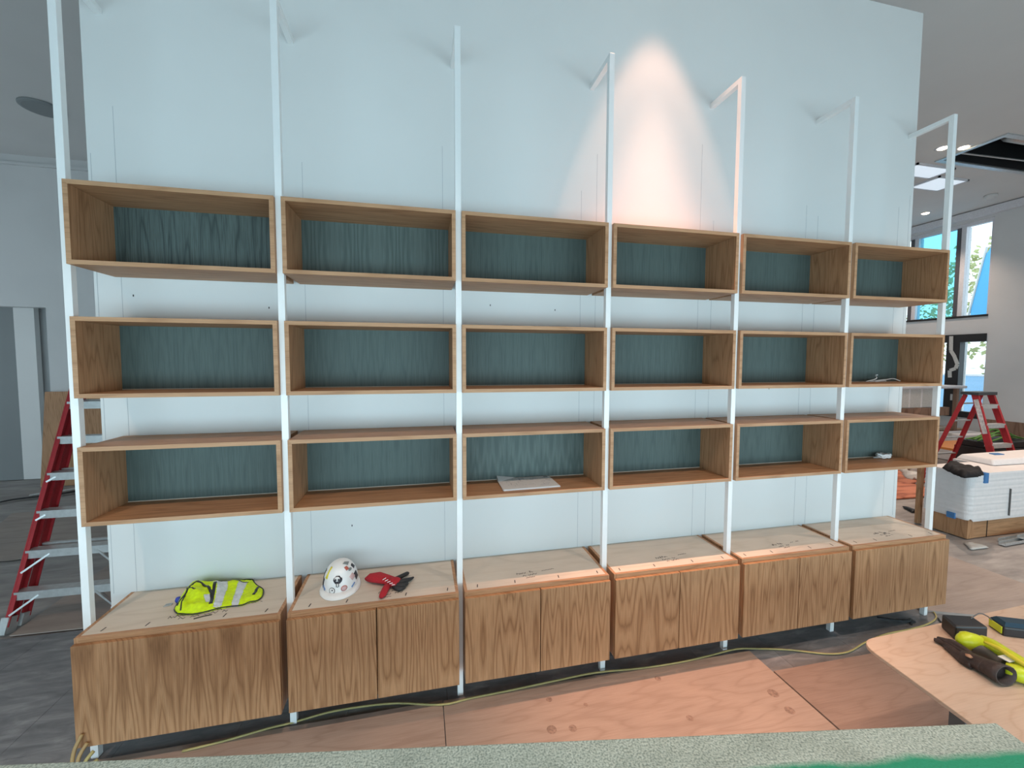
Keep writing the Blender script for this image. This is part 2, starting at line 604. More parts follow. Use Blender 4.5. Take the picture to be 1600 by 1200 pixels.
for y0 in (4.90, 5.86):
    MB().box(XR + 0.02, XR + 0.2, y0 + 0.03, y0 + 0.11, 3.26, 5.36).build('mullion', dark_bronze, w1)
    MB().box(XR + 0.03, XR + 0.2, y0 - 0.06, y0 + 0.03, 3.26, 5.36).build('mullion_cover', window_white, w1)
for y0, y1 in ((4.40, 4.84), (5.01, 5.80), (5.97, 6.6)):
    MB().box(XR + 0.10, XR + 0.108, y0, y1, 3.27, 5.36).build('pane', glass_m, w1)
w2 = MB().box(XR - 0.02, XR + 0.15, 4.34, 6.6, 2.65, 2.83).box(XR - 0.02, XR + 0.15, 4.34, 6.6, 0.86, 1.0).box(XR - 0.02, XR + 0.15, 4.80, 5.06, 1.0, 2.65).box(XR - 0.02, XR + 0.15, 5.45, 5.62, 1.0, 2.65).build('window_2', black_frame, kind='structure')
MB().box(XR - 0.03, XR - 0.02, 4.88, 4.92, 1.25, 1.4).build('latch', alu_m, w2)
tp = MB()
pth = [(4.97, 2.80), (4.96, 2.45), (4.88, 2.30), (4.82, 2.12), (4.85, 2.02), (4.96, 1.97), (4.95, 1.80)]
for a, b in zip(pth[:-1], pth[1:]):
    tp.beam((XR - 0.035, a[0], a[1]), (XR - 0.03, b[0], b[1]), 0.006, 0.075, Vector((1, 0, 0)))
tp.build('torn_tape', plastic_clear, w2)
for y0, y1 in ((4.34, 4.80), (5.06, 5.45), (5.62, 6.6)):
    MB().box(XR + 0.08, XR + 0.088, y0, y1, 1.0, 2.65).build('pane', glass_m, w2)

# ceiling with the open slot of the air outlet (right rear)
SL = (10.65, 13.2, 2.25, 3.02)
ce = MB()
ce.box(-9, SL[0], -7.2, 9, HC, HC + 0.1).box(SL[1], 14.6, -7.2, 9, HC, HC + 0.1)
ce.box(SL[0], SL[1], -7.2, SL[2], HC, HC + 0.1).box(SL[0], SL[1], SL[3], 9, HC, HC + 0.1)
ceil = ce.build('ceiling', ceil_paint, kind='structure')
t = thing('air_outlet', (11.8, 2.65, HC), 'long open ceiling slot with bare metal duct above right shelves', 'vent')
a, b, c_, d_ = SL[0] - 11.8, SL[1] - 11.8, SL[2] - 2.65, SL[3] - 2.65
MB().box(a, b, c_, c_ + 0.02, 0, 0.5).box(a, b, d_ - 0.02, d_, 0, 0.5).box(a, a + 0.02, c_, d_, 0, 0.5).box(b - 0.02, b, c_, d_, 0, 0.5).box(a, b, c_, d_, 0.5, 0.52).build('plenum', black_m, t)
MB().box(a - 0.08, a, c_ - 0.08, d_ + 0.08, -0.02, 0).box(b, b + 0.08, c_ - 0.08, d_ + 0.08, -0.02, 0).box(a, b, c_ - 0.08, c_, -0.02, 0).box(a, b, d_, d_ + 0.08, -0.02, 0).build('slot_frame', steel_m, t)
MB().tube([(a + 0.5, c_ + 0.18, 0.22), (b - 0.05, c_ + 0.18, 0.22)], 0.15, 16).build('duct', steel_m, t, True)
MB().beam((a + 0.05, d_ - 0.15, 0.05), (b - 0.1, d_ - 0.2, 0.07), 0.02, 0.02).build('wire', alu_m, t)
t = thing('ceiling_speaker', (-3.32, 4.68, HC), 'dark round speaker grille in the ceiling left of shelves', 'speaker')
MB().lathe([(0.0, -0.03), (0.22, -0.03), (0.235, -0.02), (0.235, 0)], 28).build('rim', dark_paint, t, True)
MB().lathe([(0.0, -0.034), (0.2, -0.034), (0.205, -0.03)], 28).build('grille', dark_paint, t)
glow = emit('warm_lamp_lens', (1.0, 0.80, 0.55), 9.0)
DL = [(LAMP.x, LAMP.y, 'recessed warm downlight above the middle of the shelf front'),
      (10.16, 2.73, 'recessed downlight glowing beside the last upright, left of slot'),
      (10.47, 2.64, 'recessed downlight glowing just right of the last upright'),
      (13.446, 5.07, 'recessed downlight glowing above the far right window')]
for x, y, lab in DL:
    t = thing('downlight', (x, y, HC), lab, 'light', 'recessed ceiling downlights')
    MB().lathe([(0.07, -0.006), (0.10, -0.006), (0.105, 0.0)], 20).build('trim_ring', window_white, t, True)
    MB().lathe([(0.0, -0.030), (0.04, -0.026), (0.065, -0.014), (0.07, 0.0)], 20).build('lens', glow, t, True)
t = thing('smoke_detector', (13.5, 3.95, HC), 'small grey round smoke detector on ceiling near right window', 'detector')
MB().lathe([(0.0, -0.09), (0.05, -0.09), (0.07, -0.05), (0.1, -0.045), (0.1, 0)], 16).build('body', grey_paint, t, True)
panel_glow = emit('cool_panel_lens', (0.80, 0.90, 1.0), 0.55)
for x0, x1, y0, y1, lab in ((10.35, 11.25, 3.20, 3.62, 'nearer pale rectangular ceiling light panel by the last upright'),
                            (11.35, 12.1, 3.50, 4.02, 'farther pale rectangular ceiling light panel by the last upright')):
    t = thing('light_panel', ((x0 + x1) / 2, (y0 + y1) / 2, HC), lab, 'light panel', 'ceiling light panels')
    a, b = (x1 - x0) / 2, (y1 - y0) / 2
    MB().box(-a, a, -b, -b + 0.03, -0.03, 0).box(-a, a, b - 0.03, b, -0.03, 0).box(-a, -a + 0.03, -b, b, -0.03, 0).box(a - 0.03, a, -b, b, -0.03, 0).build('frame', window_white, t)
    MB().box(-a + 0.03, a - 0.03, -b + 0.03, b - 0.03, -0.022, 0).build('diffuser', panel_glow, t)

# ------------------------------------------------------------------ shelving
ORD = ['first', 'second', 'third', 'fourth', 'fifth', 'sixth', 'seventh']
PW, PY, PT = 0.018, 0.0253, 4.179
post0 = thing('shelf_upright', (0, PY, 0), '', 'upright', 'white steel uprights of the shelving')
MB().box(-PW, PW, 0, 2 * PW, 0, PT).build('post', white_steel, post0, bevel=0.0015)
MB().box(-PW, PW, 2 * PW, WY - PY, PT - 2 * PW, PT).build('arm', white_steel, post0, bevel=0.0015)
for i in range(7):
    o = post0 if i == 0 else copy_tree(post0)
    o.location = (i, PY, 0)
    o['label'] = 'white square steel upright with wall arm, ' + ORD[i] + ' from the left'

BG, BT, BD = 0.0187, 0.0225, 0.345
ROWS = [('top', 2.670, 3.091), ('middle', 1.985, 2.406), ('bottom', 1.307, 1.728)]


def make_box(h):
    t = thing('shelf_box', (0, 0, 0), '', 'shelf box', 'oak shelf boxes with teal backs')
    a, b, T = -0.5 + BG, 0.5 - BG, BT

    def pan(name, ring, mat):
        MB().prism([(x, 0, z) for x, z in ring], [(x, BD, z) for x, z in ring]).build(name, mat, t, bevel=0.0012)
    pan('top_panel', [(a, h), (b, h), (b - T, h - T), (a + T, h - T)], oak_x)
    pan('bottom_panel', [(a, 0), (a + T, T), (b - T, T), (b, 0)], oak_x)
    pan('side_panel', [(a, 0), (a, h), (a + T, h - T), (a + T, T)], oak_z)
    pan('side_panel', [(b, 0), (b - T, T), (b - T, h - T), (b, h)], oak_z)
    for nm, ring in (('e', [(a, h), (b, h), (b - T, h - T), (a + T, h - T)]), ('e', [(a, 0), (a + T, T), (b - T, T), (b, 0)]), ('e', [(a, 0), (a, h), (a + T, h - T), (a + T, T)]), ('e', [(b, 0), (b - T, T), (b - T, h - T), (b, h)])):
        MB().prism([(x, -0.0015, z) for x, z in ring], [(x, 0.0, z) for x, z in ring]).build('edge_band', oak_edge, t)
    MB().box(a + T, b - T, 0.322, 0.340, T + 0.004, h - T).build('back_panel', teal, t, label='teal stained back panel')
    MB().box(a + T, b - T, 0.3195, 0.322, T, T + 0.0045).build('edge_strip', ply_top, t, label='pale strip along the foot of the back')
    return t


b0 = make_box(0.421)
first = True
for rn, z0, z1 in ROWS:
    for i in range(6):
        o = b0 if first else copy_tree(b0)
        first = False
        o.location = (i + 0.5, 0, z0)
        o['label'] = 'open oak box with teal back, %s row, %s from the left' % (rn, ORD[i])

# the first two boxes of the top row have a bolder figured back
bold = wood('teal_bold_figure', (0.125, 0.165, 0.160), (0.093, 0.126, 0.122), (0.022, 0.032, 0.032), 'z', 10.0, 8.0, 0.55, 0, 0.6, amt=0.5)
pale = wood('teal_pale_figure', (0.16, 0.20, 0.19), (0.093, 0.126, 0.119), (0.07, 0.10, 0.095), 'z', 16.0, 7.0, 0.45, 0.13, 0.30, amt=0.4)
for o in list(C.objects):
    for key, mt in (('top row, first', bold), ('top row, second', pale), ('bottom row, third', pale)):
        if o.get('label', '').startswith('open oak box') and key in o['label']:
            for ch in o.children:
                if ch.name.startswith('back_panel'):
                    ch.material_slots[0].link = 'OBJECT'
                    ch.material_slots[0].material = mt

# base cabinets
CG, CYF, CZB, CZT = 0.018, -0.1158, 0.189, 0.7588


def scribble(mb, x0, y0, length, rows, seed, z, ang=0.0, s=1.0):
    """cursive pencil writing as thin flat strokes lying on a board"""
    rr = random.Random(seed)
    for (dx, dy, ln, amp) in rows:
        pts, x, n = [], 0.0, int(ln / (0.010 * s))
        for k in range(n):
            x += 0.010 * s * (0.6 + 0.8 * rr.random())
            hgt = amp * (0.5 + rr.random()) * (1 if k % 2 else -0.35)
            if rr.random() < 0.12 and len(pts) > 2:
                yield_(mb, pts, z)
                pts = []
                x += 0.012 * s
            pts.append((x0 + dx + x * math.cos(ang) - hgt * 0.4, y0 + dy + x * math.sin(ang) + hgt))
        yield_(mb, pts, z)


def yield_(mb, pts, z, w=0.0016):
    for p, q in zip(pts[:-1], pts[1:]):
        d = Vector((q[0] - p[0], q[1] - p[1], 0))
        if d.length < 1e-5:
            continue
        n = Vector((-d.y, d.x, 0)).normalized() * w
        mb.prism([(p[0] - n.x, p[1] - n.y, z), (q[0] - n.x, q[1] - n.y, z), (q[0] + n.x, q[1] + n.y, z), (p[0] + n.x, p[1] + n.y, z)],
                 [(p[0] - n.x, p[1] - n.y, z + 0.0006), (q[0] - n.x, q[1] - n.y, z + 0.0006), (q[0] + n.x, q[1] + n.y, z + 0.0006), (p[0] + n.x, p[1] + n.y, z + 0.0006)])


CABLAB = ['oak base cabinet with one wide front, under the lime safety vest',
          'two-door oak base cabinet carrying the white hard hat and red glove',
          'two-door oak base cabinet under the shelf box holding papers',
          'two-door oak base cabinet, fourth from the left, bold cathedral grain',
          'two-door oak base cabinet next to the last single-front cabinet',
          'oak base cabinet with one wide front at the right end']
for i in range(6):
    t = thing('base_cabinet', (i + 0.5, 0, 0), CABLAB[i], 'cabinet', 'oak base cabinets under the shelves')
    a, b = -0.5 + CG, 0.5 - CG
    E_, yf, yb = 0.019, CYF + 0.026, WY - 0.002
    MB().box(a, a + E_, yf, yb, CZB + 0.005, CZT).build('side_panel', oak_z, t)
    MB().box(b - E_, b, yf, yb, CZB + 0.005, CZT).build('side_panel', oak_z, t)
    MB().box(a + E_, b - E_, yf, yf + 0.019, CZT - 0.03, CZT).build('front_rail', oak_x, t)
    MB().box(a + E_, b - E_, yf, yb, CZB + 0.005, CZB + 0.024).build('bottom_panel', oak_x, t)
    MB().box(a + E_, b - E_, yb - 0.012, yb, CZB + 0.024, CZT - 0.019).build('back_panel', oak_x, t)
    MB().box(a + E_, b - E_, yf + 0.019, yb, CZT - 0.019, CZT).build('top_panel', ply_top, t, label='pale plywood top')
    cuts = [a, b] if i in (0, 5) else [a, 0.0, b]
    for p, q in zip(cuts[:-1], cuts[1:]):
        MB().box(p + (0.003 if p == 0.0 else 0.001), q - (0.003 if q == 0.0 else 0.001), CYF, yf - 0.003, CZB, 0.7313).build('door', oak_door, t, bevel=0.0012)
    sm = MB()
    for x in (-0.40, -0.17, 0.16, 0.40):
        x += 0.02 * math.sin(i * 5 + x * 9)
        sm.prism([(x - 0.003, yf + 0.040, CZT), (x + 0.003, yf + 0.040, CZT), (x + 0.008, yf + 0.072, CZT), (x + 0.002, yf + 0.072, CZT)],
                 [(x - 0.003, yf + 0.040, CZT + 0.0008), (x + 0.003, yf + 0.040, CZT + 0.0008), (x + 0.008, yf + 0.072, CZT + 0.0008), (x + 0.002, yf + 0.072, CZT + 0.0008)])
    sm.build('screw_slot', ink_m, t)
    hw = MB()
    x0, y0 = [(-0.10, 0.03), (0.02, 0.07), (-0.10, 0.045), (-0.06, 0.05), (-0.06, 0.05), (-0.06, 0.05)][i]
    if i == 0:
        rows = [(-0.02, -0.03, 0.10, 0.012), (0.04, -0.05, 0.20, 0.011), (0.24, 0.02, 0.09, 0.006), (0.10, -0.015, 0.13, 0.010), (0.36, 0.03, 0.07, 0.005)]
    elif i == 1:
        rows = [(-0.03, -0.06, 0.13, 0.012), (0.0, -0.09, 0.12, 0.008), (0.01, -0.115, 0.05, 0.004)]
    else:
        rows = [(-0.03, 0.0, 0.11, 0.014), (0.0, -0.03, 0.10, 0.010), (0.02, -0.055, 0.09, 0.007), (0.15, 0.015, 0.09, 0.004)]
    scribble(hw, x0, y0, 0.1, rows, 40 + i, CZT, 0.12)
    if i == 0:
        yield_(hw, [(0.03, -0.035), (0.07, -0.02), (0.11, -0.012)], CZT, 0.006)
    if i == 5:
        yield_(hw, [(0.02, 0.05), (0.045, 0.052)], CZT, 0.008)
    hw.build('handwriting', ink_m, t, label='handwritten pencil notes')

# ------------------------------------------------------------------ things on the shelving
# --- heap of cloth built from photo-traced regions on a plane, with folds and thickness


def cloth(name, loc, label, cat, plane_z, outline, parts, base, hfun, step=0.011, edge=None):
    """outline, parts: polygons in world x,y; parts = [(name, material, polygon)], first hit wins"""
    t = thing(name, loc, label, cat)
    xs = [p[0] for p in outline]
    ys = [p[1] for p in outline]
    nx, ny = int((max(xs) - min(xs)) / step) + 2, int((max(ys) - min(ys)) / step) + 2
    x0, y0 = min(xs) - step / 2, min(ys) - step / 2

    def dist(x, y):
        dm = 9
        for k in range(len(outline)):
            a, b = Vector(outline[k][:2]), Vector(outline[(k + 1) % len(outline)][:2])
            ab = b - a
            tt = max(0, min(1, (Vector((x, y)) - a).dot(ab) / max(ab.length_squared, 1e-9)))
            dm = min(dm, (Vector((x, y)) - a - ab * tt).length)
        return dm
    H = {}

    def zat(x, y):
        e = min(1, (dist(x, y) if inpoly(x, y, outline) else 0) / 0.03)
        return 0.004 + hfun(x, y) * math.sqrt(e) + 0.004 * e
    cloth.zat = zat

    def pt(i, j):
        if (i, j) not in H:
            x, y = x0 + i * step, y0 + j * step
            ins = inpoly(x, y, outline)
            d = dist(x, y) if ins else 0
            e = min(1, d / 0.03)
            H[(i, j)] = (x - loc[0], y - loc[1], 0.004 + hfun(x, y) * math.sqrt(e) + 0.004 * e)
        return H[(i, j)]
    groups = {}
    for i in range(nx):
        for j in range(ny):
            cx, cy = x0 + (i + .5) * step, y0 + (j + .5) * step
            if not inpoly(cx, cy, outline):
                continue
            key = base[0]
            mat = base[1]
            for pn, pm, poly in parts:
                if inpoly(cx, cy, poly):
                    key, mat = pn, pm
                    break
            groups.setdefault((key, mat.name), []).append((i, j))
    for (key, mn), cells in groups.items():
        idx, vs_, fs = {}, [], []

        def vid(i, j):
            if (i, j) not in idx:
                idx[(i, j)] = len(vs_)
                vs_.append(pt(i, j))
            return idx[(i, j)]
        for (i, j) in cells:
            fs.append((vid(i, j), vid(i + 1, j), vid(i + 1, j + 1), vid(i, j + 1)))
        n = len(vs_)
        cs = set(cells)
        allv = list(vs_)
        low = [(p[0], p[1], 0.0005 if key == base[0] else max(0.0005, p[2] - 0.006)) for p in allv]
        vs2 = allv + low
        f2 = list(fs) + [tuple(reversed([q + n for q in f])) for f in fs]
        for (i, j) in cells:
            for (di, dj, e0, e1) in ((0, -1, (i, j), (i + 1, j)), (1, 0, (i + 1, j), (i + 1, j + 1)), (0, 1, (i + 1, j + 1), (i, j + 1)), (-1, 0, (i, j + 1), (i, j))):
                if (i + di, j + dj) not in cs:
                    p, q = idx[e0], idx[e1]
                    f2.append((p, p + n, q + n, q))
        MB().add(vs2, f2).build(key, bpy.data.materials[mn], t, True)
    if edge:
        en, em, er = edge
        pts = []
        for p in smoothpath([(q[0], q[1], 0) for q in outline] + [(outline[0][0], outline[0][1], 0)], 3):
            pts.append((p.x - loc[0], p.y - loc[1], 0.007))
        MB().tube(pts, er, 6).build(en, em, t, True)
    return t


def px(poly, z):
    return [tuple(at(u, v, 2, z)[:2]) for u, v in poly]


ZV = CZT + 0.035
vest_out = px([(277, 951), (272, 945), (280, 931), (292, 918), (312, 906), (330, 906), (345, 906), (362, 904), (378, 900), (394, 899), (397, 903), (402, 908), (411, 914), (410, 924), (402, 931), (390, 933), (378, 938), (360, 940), (340, 943), (322, 948), (300, 952)], ZV)


def vest_h(x, y):
    v = Vector((x * 14, y * 14, 3.1))
    hump = 0.066 * math.exp(-((x - 0.46) / 0.12) ** 2) * (0.4 + 0.6 * math.exp(-((y - 0.20) / 0.12) ** 2)) + 0.012
    return hump * (0.75 + 0.5 * noise.noise(v)) + 0.010 * abs(noise.noise(v * 2.1))


vp = [
      ('reflective_stripe', refl_m, px([(333, 912), (355, 903), (356, 915), (346, 941), (333, 944), (340, 920)], ZV)),
      ('reflective_stripe', refl_m, px([(373, 905), (387, 906), (372, 939), (361, 940)], ZV)),
      ('reflective_stripe', refl_m, px([(318, 934), (331, 930), (330, 938), (322, 941)], ZV)),
      ('reflective_stripe', refl_m, px([(289, 917), (304, 908), (304, 913), (291, 923)], ZV)),
      ('reflective_stripe', refl_m, px([(324, 903), (331, 905), (333, 912), (326, 908)], ZV))]
vc = (0.58, 0.15, CZT)
vest = cloth('safety_vest', vc, 'crumpled lime yellow safety vest with silver stripes on first cabinet', 'vest', ZV, vest_out, vp, ('fabric', lime_m), vest_h, 0.005, ('piping', black_m, 0.0035))
for nm, rad_, line in (('strap', 0.0055, [(277, 945), (291, 932), (305, 919), (312, 917)]), ('strap', 0.008, [(309, 917), (321, 920), (330, 929), (329, 941)]),
                        ('strap', 0.009, [(337, 917), (333, 929), (329, 942)]), ('pocket_zip', 0.0045, [(292, 927), (299, 928), (305, 930)]),
                        ('hook_strip', 0.008, [(403, 912), (400, 919), (396, 926)]), ('piping', 0.004, [(282, 950), (287, 938), (297, 925), (308, 917)]),
                        ('piping', 0.003, [(345, 909), (366, 905), (388, 907)])):
    pl = []
    for p in smoothpath([(*px([q_], ZV)[0], 0) for q_ in line], 6):
        pl.append((p.x - vc[0], p.y - vc[1], cloth.zat(p.x, p.y) + 0.001))
    MB().tube(pl, rad_, 8, 0.45).build(nm, black_m, vest, True)
q = at(277, 934, 2, ZV)
MB().lathe([(0, -0.018), (0.012, -0.014), (0.017, 0), (0.012, 0.014), (0, 0.018)], 12, q.x - vc[0] + 0.005, q.y - vc[1]).build('badge', plain('blue_badge', (0.02, 0.05, 0.42), 0.4), vest, True).location.z = 0.022
q = at(268, 946, 2, CZT)
km = MB()
for k in range(3):
    km.tube([(q.x - vc[0], q.y - vc[1] + k * 0.008, 0.004), (q.x - vc[0] - 0.035, q.y - vc[1] - 0.012 + k * 0.012, 0.004)], 0.003, 5)
km.build('keys', steel_m, vest)

# --- hard hat
hx, hy = 1.262, 0.148
hat = thing('hard_hat', (hx, hy, CZT), 'white hard hat covered in stickers on the second cabinet', 'hard hat', rz=0.0)
A_, B_, HH = 0.103, 0.125, 0.150


def hat_pt(th, ph, off=0.0):
    """th azimuth (0 = towards viewer, -y), ph elevation"""
    e = 0.86
    cx_ = math.cos(ph) ** e
    sx_ = math.sin(ph) ** 0.92
    rx, ry = (A_ + off) * cx_, (B_ + off) * cx_
    return (rx * math.sin(th), -ry * math.cos(th), 0.018 + (HH + off) * sx_)


n, m = 40, 14
vs_, fs = [], []
for j in range(m):
    ph = (j / m) * math.pi / 2
    for i in range(n):
        th = 2 * math.pi * i / n
        ridge = 0.004 * max(0, math.cos(ph)) * (math.exp(-((abs(math.atan2(math.sin(th), math.cos(th))) - 0.55) / 0.1) ** 2))
        vs_.append(hat_pt(th, ph, ridge))
vs_.append((0, 0, 0.018 + HH))
for j in range(m - 1):
    for i in range(n):
        fs.append((j * n + i, j * n + (i + 1) % n, (j + 1) * n + (i + 1) % n, (j + 1) * n + i))
for i in range(n):
    fs.append(((m - 1) * n + i, (m - 1) * n + (i + 1) % n, len(vs_) - 1))
MB().add(vs_, fs).build('shell', white_p, hat, True)
vs_, fs = [], []
for i in range(n):
    th = 2 * math.pi * i / n
    k = 0.5 + 0.5 * math.cos(th)
    br = 0.012 + 0.030 * k ** 2
    for (o_, z) in ((-0.004, 0.022), (0.004, 0.026), (br, 0.010 - 0.006 * k), (br, 0.004 - 0.003 * k), (-0.006, 0.008)):
        vs_.append(((A_ + o_ * (1 if o_ < .01 else 0.8)) * math.sin(th), -(B_ + o_) * math.cos(th), z))
for i in range(n):
    for k in range(5):
        fs.append((i * 5 + k, ((i + 1) % n) * 5 + k, ((i + 1) % n) * 5 + (k + 1) % 5, i * 5 + (k + 1) % 5))
MB().add(vs_, fs).build('brim', white_p, hat, True)


def sticker(th, ph, w_, h_, mat, shape='disc', rot=0.0, off=0.0025, name='sticker', rad=None):
    n_ = 16 if shape == 'disc' else 4
    ring = []
    for k in range(n_):
        a_ = 2 * math.pi * k / n_ + (math.pi / 4 if shape != 'disc' else 0)
        r_ = 1.0 if shape == 'disc' else 1.414
        if rad:
            r_ *= rad[k % len(rad)]
        dx, dy = r_ * math.cos(a_) * w_ / 2, r_ * math.sin(a_) * h_ / 2
        dx, dy = dx * math.cos(rot) - dy * math.sin(rot), dx * math.sin(rot) + dy * math.cos(rot)
        ring.append((dx, dy))

    def P(dx, dy, o_):
        return hat_pt(th + dx / (A_ * max(0.3, math.cos(ph))), ph + dy / HH, o_)
    top = [P(0, 0, off + 0.0008)] + [P(dx * s_, dy * s_, off + 0.0008) for s_ in (0.5, 1.0) for dx, dy in ring]
    f_ = [(0, 1 + k, 1 + (k + 1) % n_) for k in range(n_)] + [(1 + k, 1 + n_ + k, 1 + n_ + (k + 1) % n_, 1 + (k + 1) % n_) for k in range(n_)]
    bot = [P(dx, dy, -0.004) for dx, dy in ring]
    f_ += [(1 + n_ + k, 1 + 2 * n_ + k, 1 + 2 * n_ + (k + 1) % n_, 1 + n_ + (k + 1) % n_) for k in range(n_)]
    return MB().add(top + bot, f_).build(name, mat, hat, True)


st_black = plain('sticker_black', (0.03, 0.03, 0.04), 0.5)
st_red = plain('sticker_red', (0.50, 0.12, 0.08), 0.5)
st_pink = plain('sticker_pink', (0.62, 0.42, 0.42), 0.5)
st_white = plain('sticker_white', (0.80, 0.80, 0.80), 0.5)
st_blue = plain('sticker_blue', (0.16, 0.26, 0.50), 0.5)
st_grey = plain('sticker_grey', (0.22, 0.25, 0.25), 0.5)
# skull-shaped sticker, front centre
sticker(0.02, 0.50, 0.050, 0.056, st_black, rad=[1, 1.05, 0.9, 1.1, 1.0, 1.1, 0.95, 1.05, 1.0, 0.85, 0.8, 0.95, 1.0, 0.95, 0.8, 0.9])
sticker(0.02, 0.33, 0.026, 0.026, st_black)
sticker(-0.02, 0.56, 0.030, 0.030, st_white, off=0.0036)
sticker(-0.10, 0.52, 0.011, 0.013, st_black, off=0.0048)
sticker(0.08, 0.52, 0.011, 0.013, st_black, off=0.0048)
sticker(0.02, 0.43, 0.006, 0.009, st_black, off=0.0048)
for dx_ in (-0.10, 0.02, 0.14):
    sticker(dx_, 0.32, 0.007, 0.016, st_white, 'rect', off=0.0036)
sticker(-0.30, 0.12, 0.036, 0.034, st_black)
sticker(-0.30, 0.12, 0.031, 0.029, st_white, off=0.0036)
sticker(-0.27, 0.14, 0.008, 0.008, st_black, off=0.0048)
sticker(0.38, 0.16, 0.036, 0.030, st_red)
sticker(0.38, 0.16, 0.030, 0.024, st_pink, off=0.0036)
sticker(0.72, 0.92, 0.024, 0.036, st_white, 'rect', 0.25)
sticker(0.72, 0.92, 0.018, 0.030, st_red, 'rect', 0.25, off=0.0036)
sticker(0.98, 0.80, 0.022, 0.022, st_grey)
sticker(0.98, 0.45, 0.030, 0.034, st_pink, 'rect', 0.5)
sticker(1.35, 0.38, 0.030, 0.045, st_black, 'rect', 0.2)
sticker(1.45, 0.82, 0.020, 0.035, st_black, 'rect', 0.2)
sticker(1.0, 1.18, 0.022, 0.035, st_grey, 'rect', 0.6)
sticker(0.95, 0.12, 0.028, 0.008, st_blue, 'rect', 0.5)
sticker(-0.95, 0.12, 0.028, 0.012, st_blue, 'rect', -0.5)
sticker(-1.2, 0.26, 0.026, 0.05, st_black, 'rect', -0.1)
sticker(-1.5, 0.55, 0.020, 0.055, st_black, 'rect', -0.1)
sticker(-0.85, 0.78, 0.016, 0.085, yellow_m, 'rect', 0.0, name='yellow_strip')

# --- red and black work glove lying on the same cabinet
gl = thing('work_glove', (1.55, 0.13, CZT), 'red and black work glove lying beside the white hard hat', 'glove')


def G(u, v, z):
    p = at(u, v, 2, CZT + z)
    return (p.x - 1.55, p.y - 0.13, z)


MB().tube([G(575, 906, .027), G(579, 903, .029), G(590, 902, .030), G(602, 905, .030), G(613, 908, .028)], [0.030, 0.045, 0.052, 0.045, 0.040], 14, 0.48).build('cuff', redglove, gl, True)
MB().tube([G(608, 907, .028), G(616, 909, .029), G(623, 911, .027)], [0.036, 0.045, 0.036], 12, 0.55).build('palm', redglove, gl, True)
MB().tube([G(607, 912, .02), G(602, 921, .02), G(598, 929, .019), G(595, 933, .018)], [0.022, 0.022, 0.021, 0.012], 10, 0.8).build('thumb', redglove, gl, True)
for pts_, rr_ in (([G(616, 906, .02), G(626, 901, .024), G(636, 896, .022), G(637, 895.5, .02)], [0.018, 0.016, 0.014, 0.008]),
                  ([G(618, 910, .022), G(630, 908, .026), G(640, 905, .02), G(646, 902, .014)], [0.022, 0.019, 0.013, 0.006]),
                  ([G(618, 914, .02), G(628, 915, .02), G(637, 911, .018)], [0.020, 0.020, 0.010]),
                  ([G(616, 916, .016), G(624, 920, .015), G(633, 917, .014)], [0.018, 0.017, 0.009])):
    MB().tube(smoothpath(pts_, 4), [rr_[min(len(rr_) - 1, int(k / 4))] * (1 - (k % 4) / 4) + rr_[min(len(rr_) - 1, int(k / 4) + 1)] * ((k % 4) / 4) for k in range(4 * (len(pts_) - 1) + 1)], 10, 0.85).build('finger', blackglove, gl, True)
kn = MB()
for k in range(5):
    kn.tube([G(598 + 3.5 * k, 906 + 2 * k, .048), G(603 + 3.5 * k, 903 + 2.6 * k, .051)], 0.0025, 5)
kn.build('stitching', white_p, gl)

# --- papers in the third box of the bottom row
zf = 1.307 + BT + 0.0005
pp = thing('paper_stack', (2.48, 0.18, zf), 'thin stack of printed paper sheets in third bottom shelf box', 'paper')
base = [(-0.19, -0.132), (0.205, -0.118), (0.20, 0.132), (-0.187, 0.137)]
for k in range(4):
    rr = random.Random(k)
    q_ = [(x + rr.uniform(-.004, .004), y + rr.uniform(-.003, .003)) for x, y in base]
    MB().slab(q_, k * 0.0025, k * 0.0025 + 0.0018).build('sheet', paper_m, pp)
mb = MB()
mb.prism([(-0.187, 0.137, 0.010), (-0.187, 0.05, 0.010), (-0.05, 0.137, 0.010)], [(-0.187, 0.137, 0.030), (-0.187, 0.05, 0.011), (-0.05, 0.137, 0.011)])
mb.build('curled_corner', paper_m, pp)
dr = MB()
rr = random.Random(5)
for k in range(46):
    x, y = rr.uniform(-0.14, 0.16), rr.uniform(-0.09, 0.10)
    l_ = rr.uniform(0.01, 0.07)
    if rr.random() < .6:
        dr.box(x, min(x + l_, 0.18), y, y + 0.0012, 0.0094, 0.0100)
    else:
        dr.box(x, x + 0.0012, y, min(y + l_ * .7, .12), 0.0094, 0.0100)
dr.box(0.155, 0.185, 0.10, 0.122, 0.0094, 0.0101)
dr.build('print', plain('grey_print', (0.30, 0.33, 0.38), 0.7), pp)

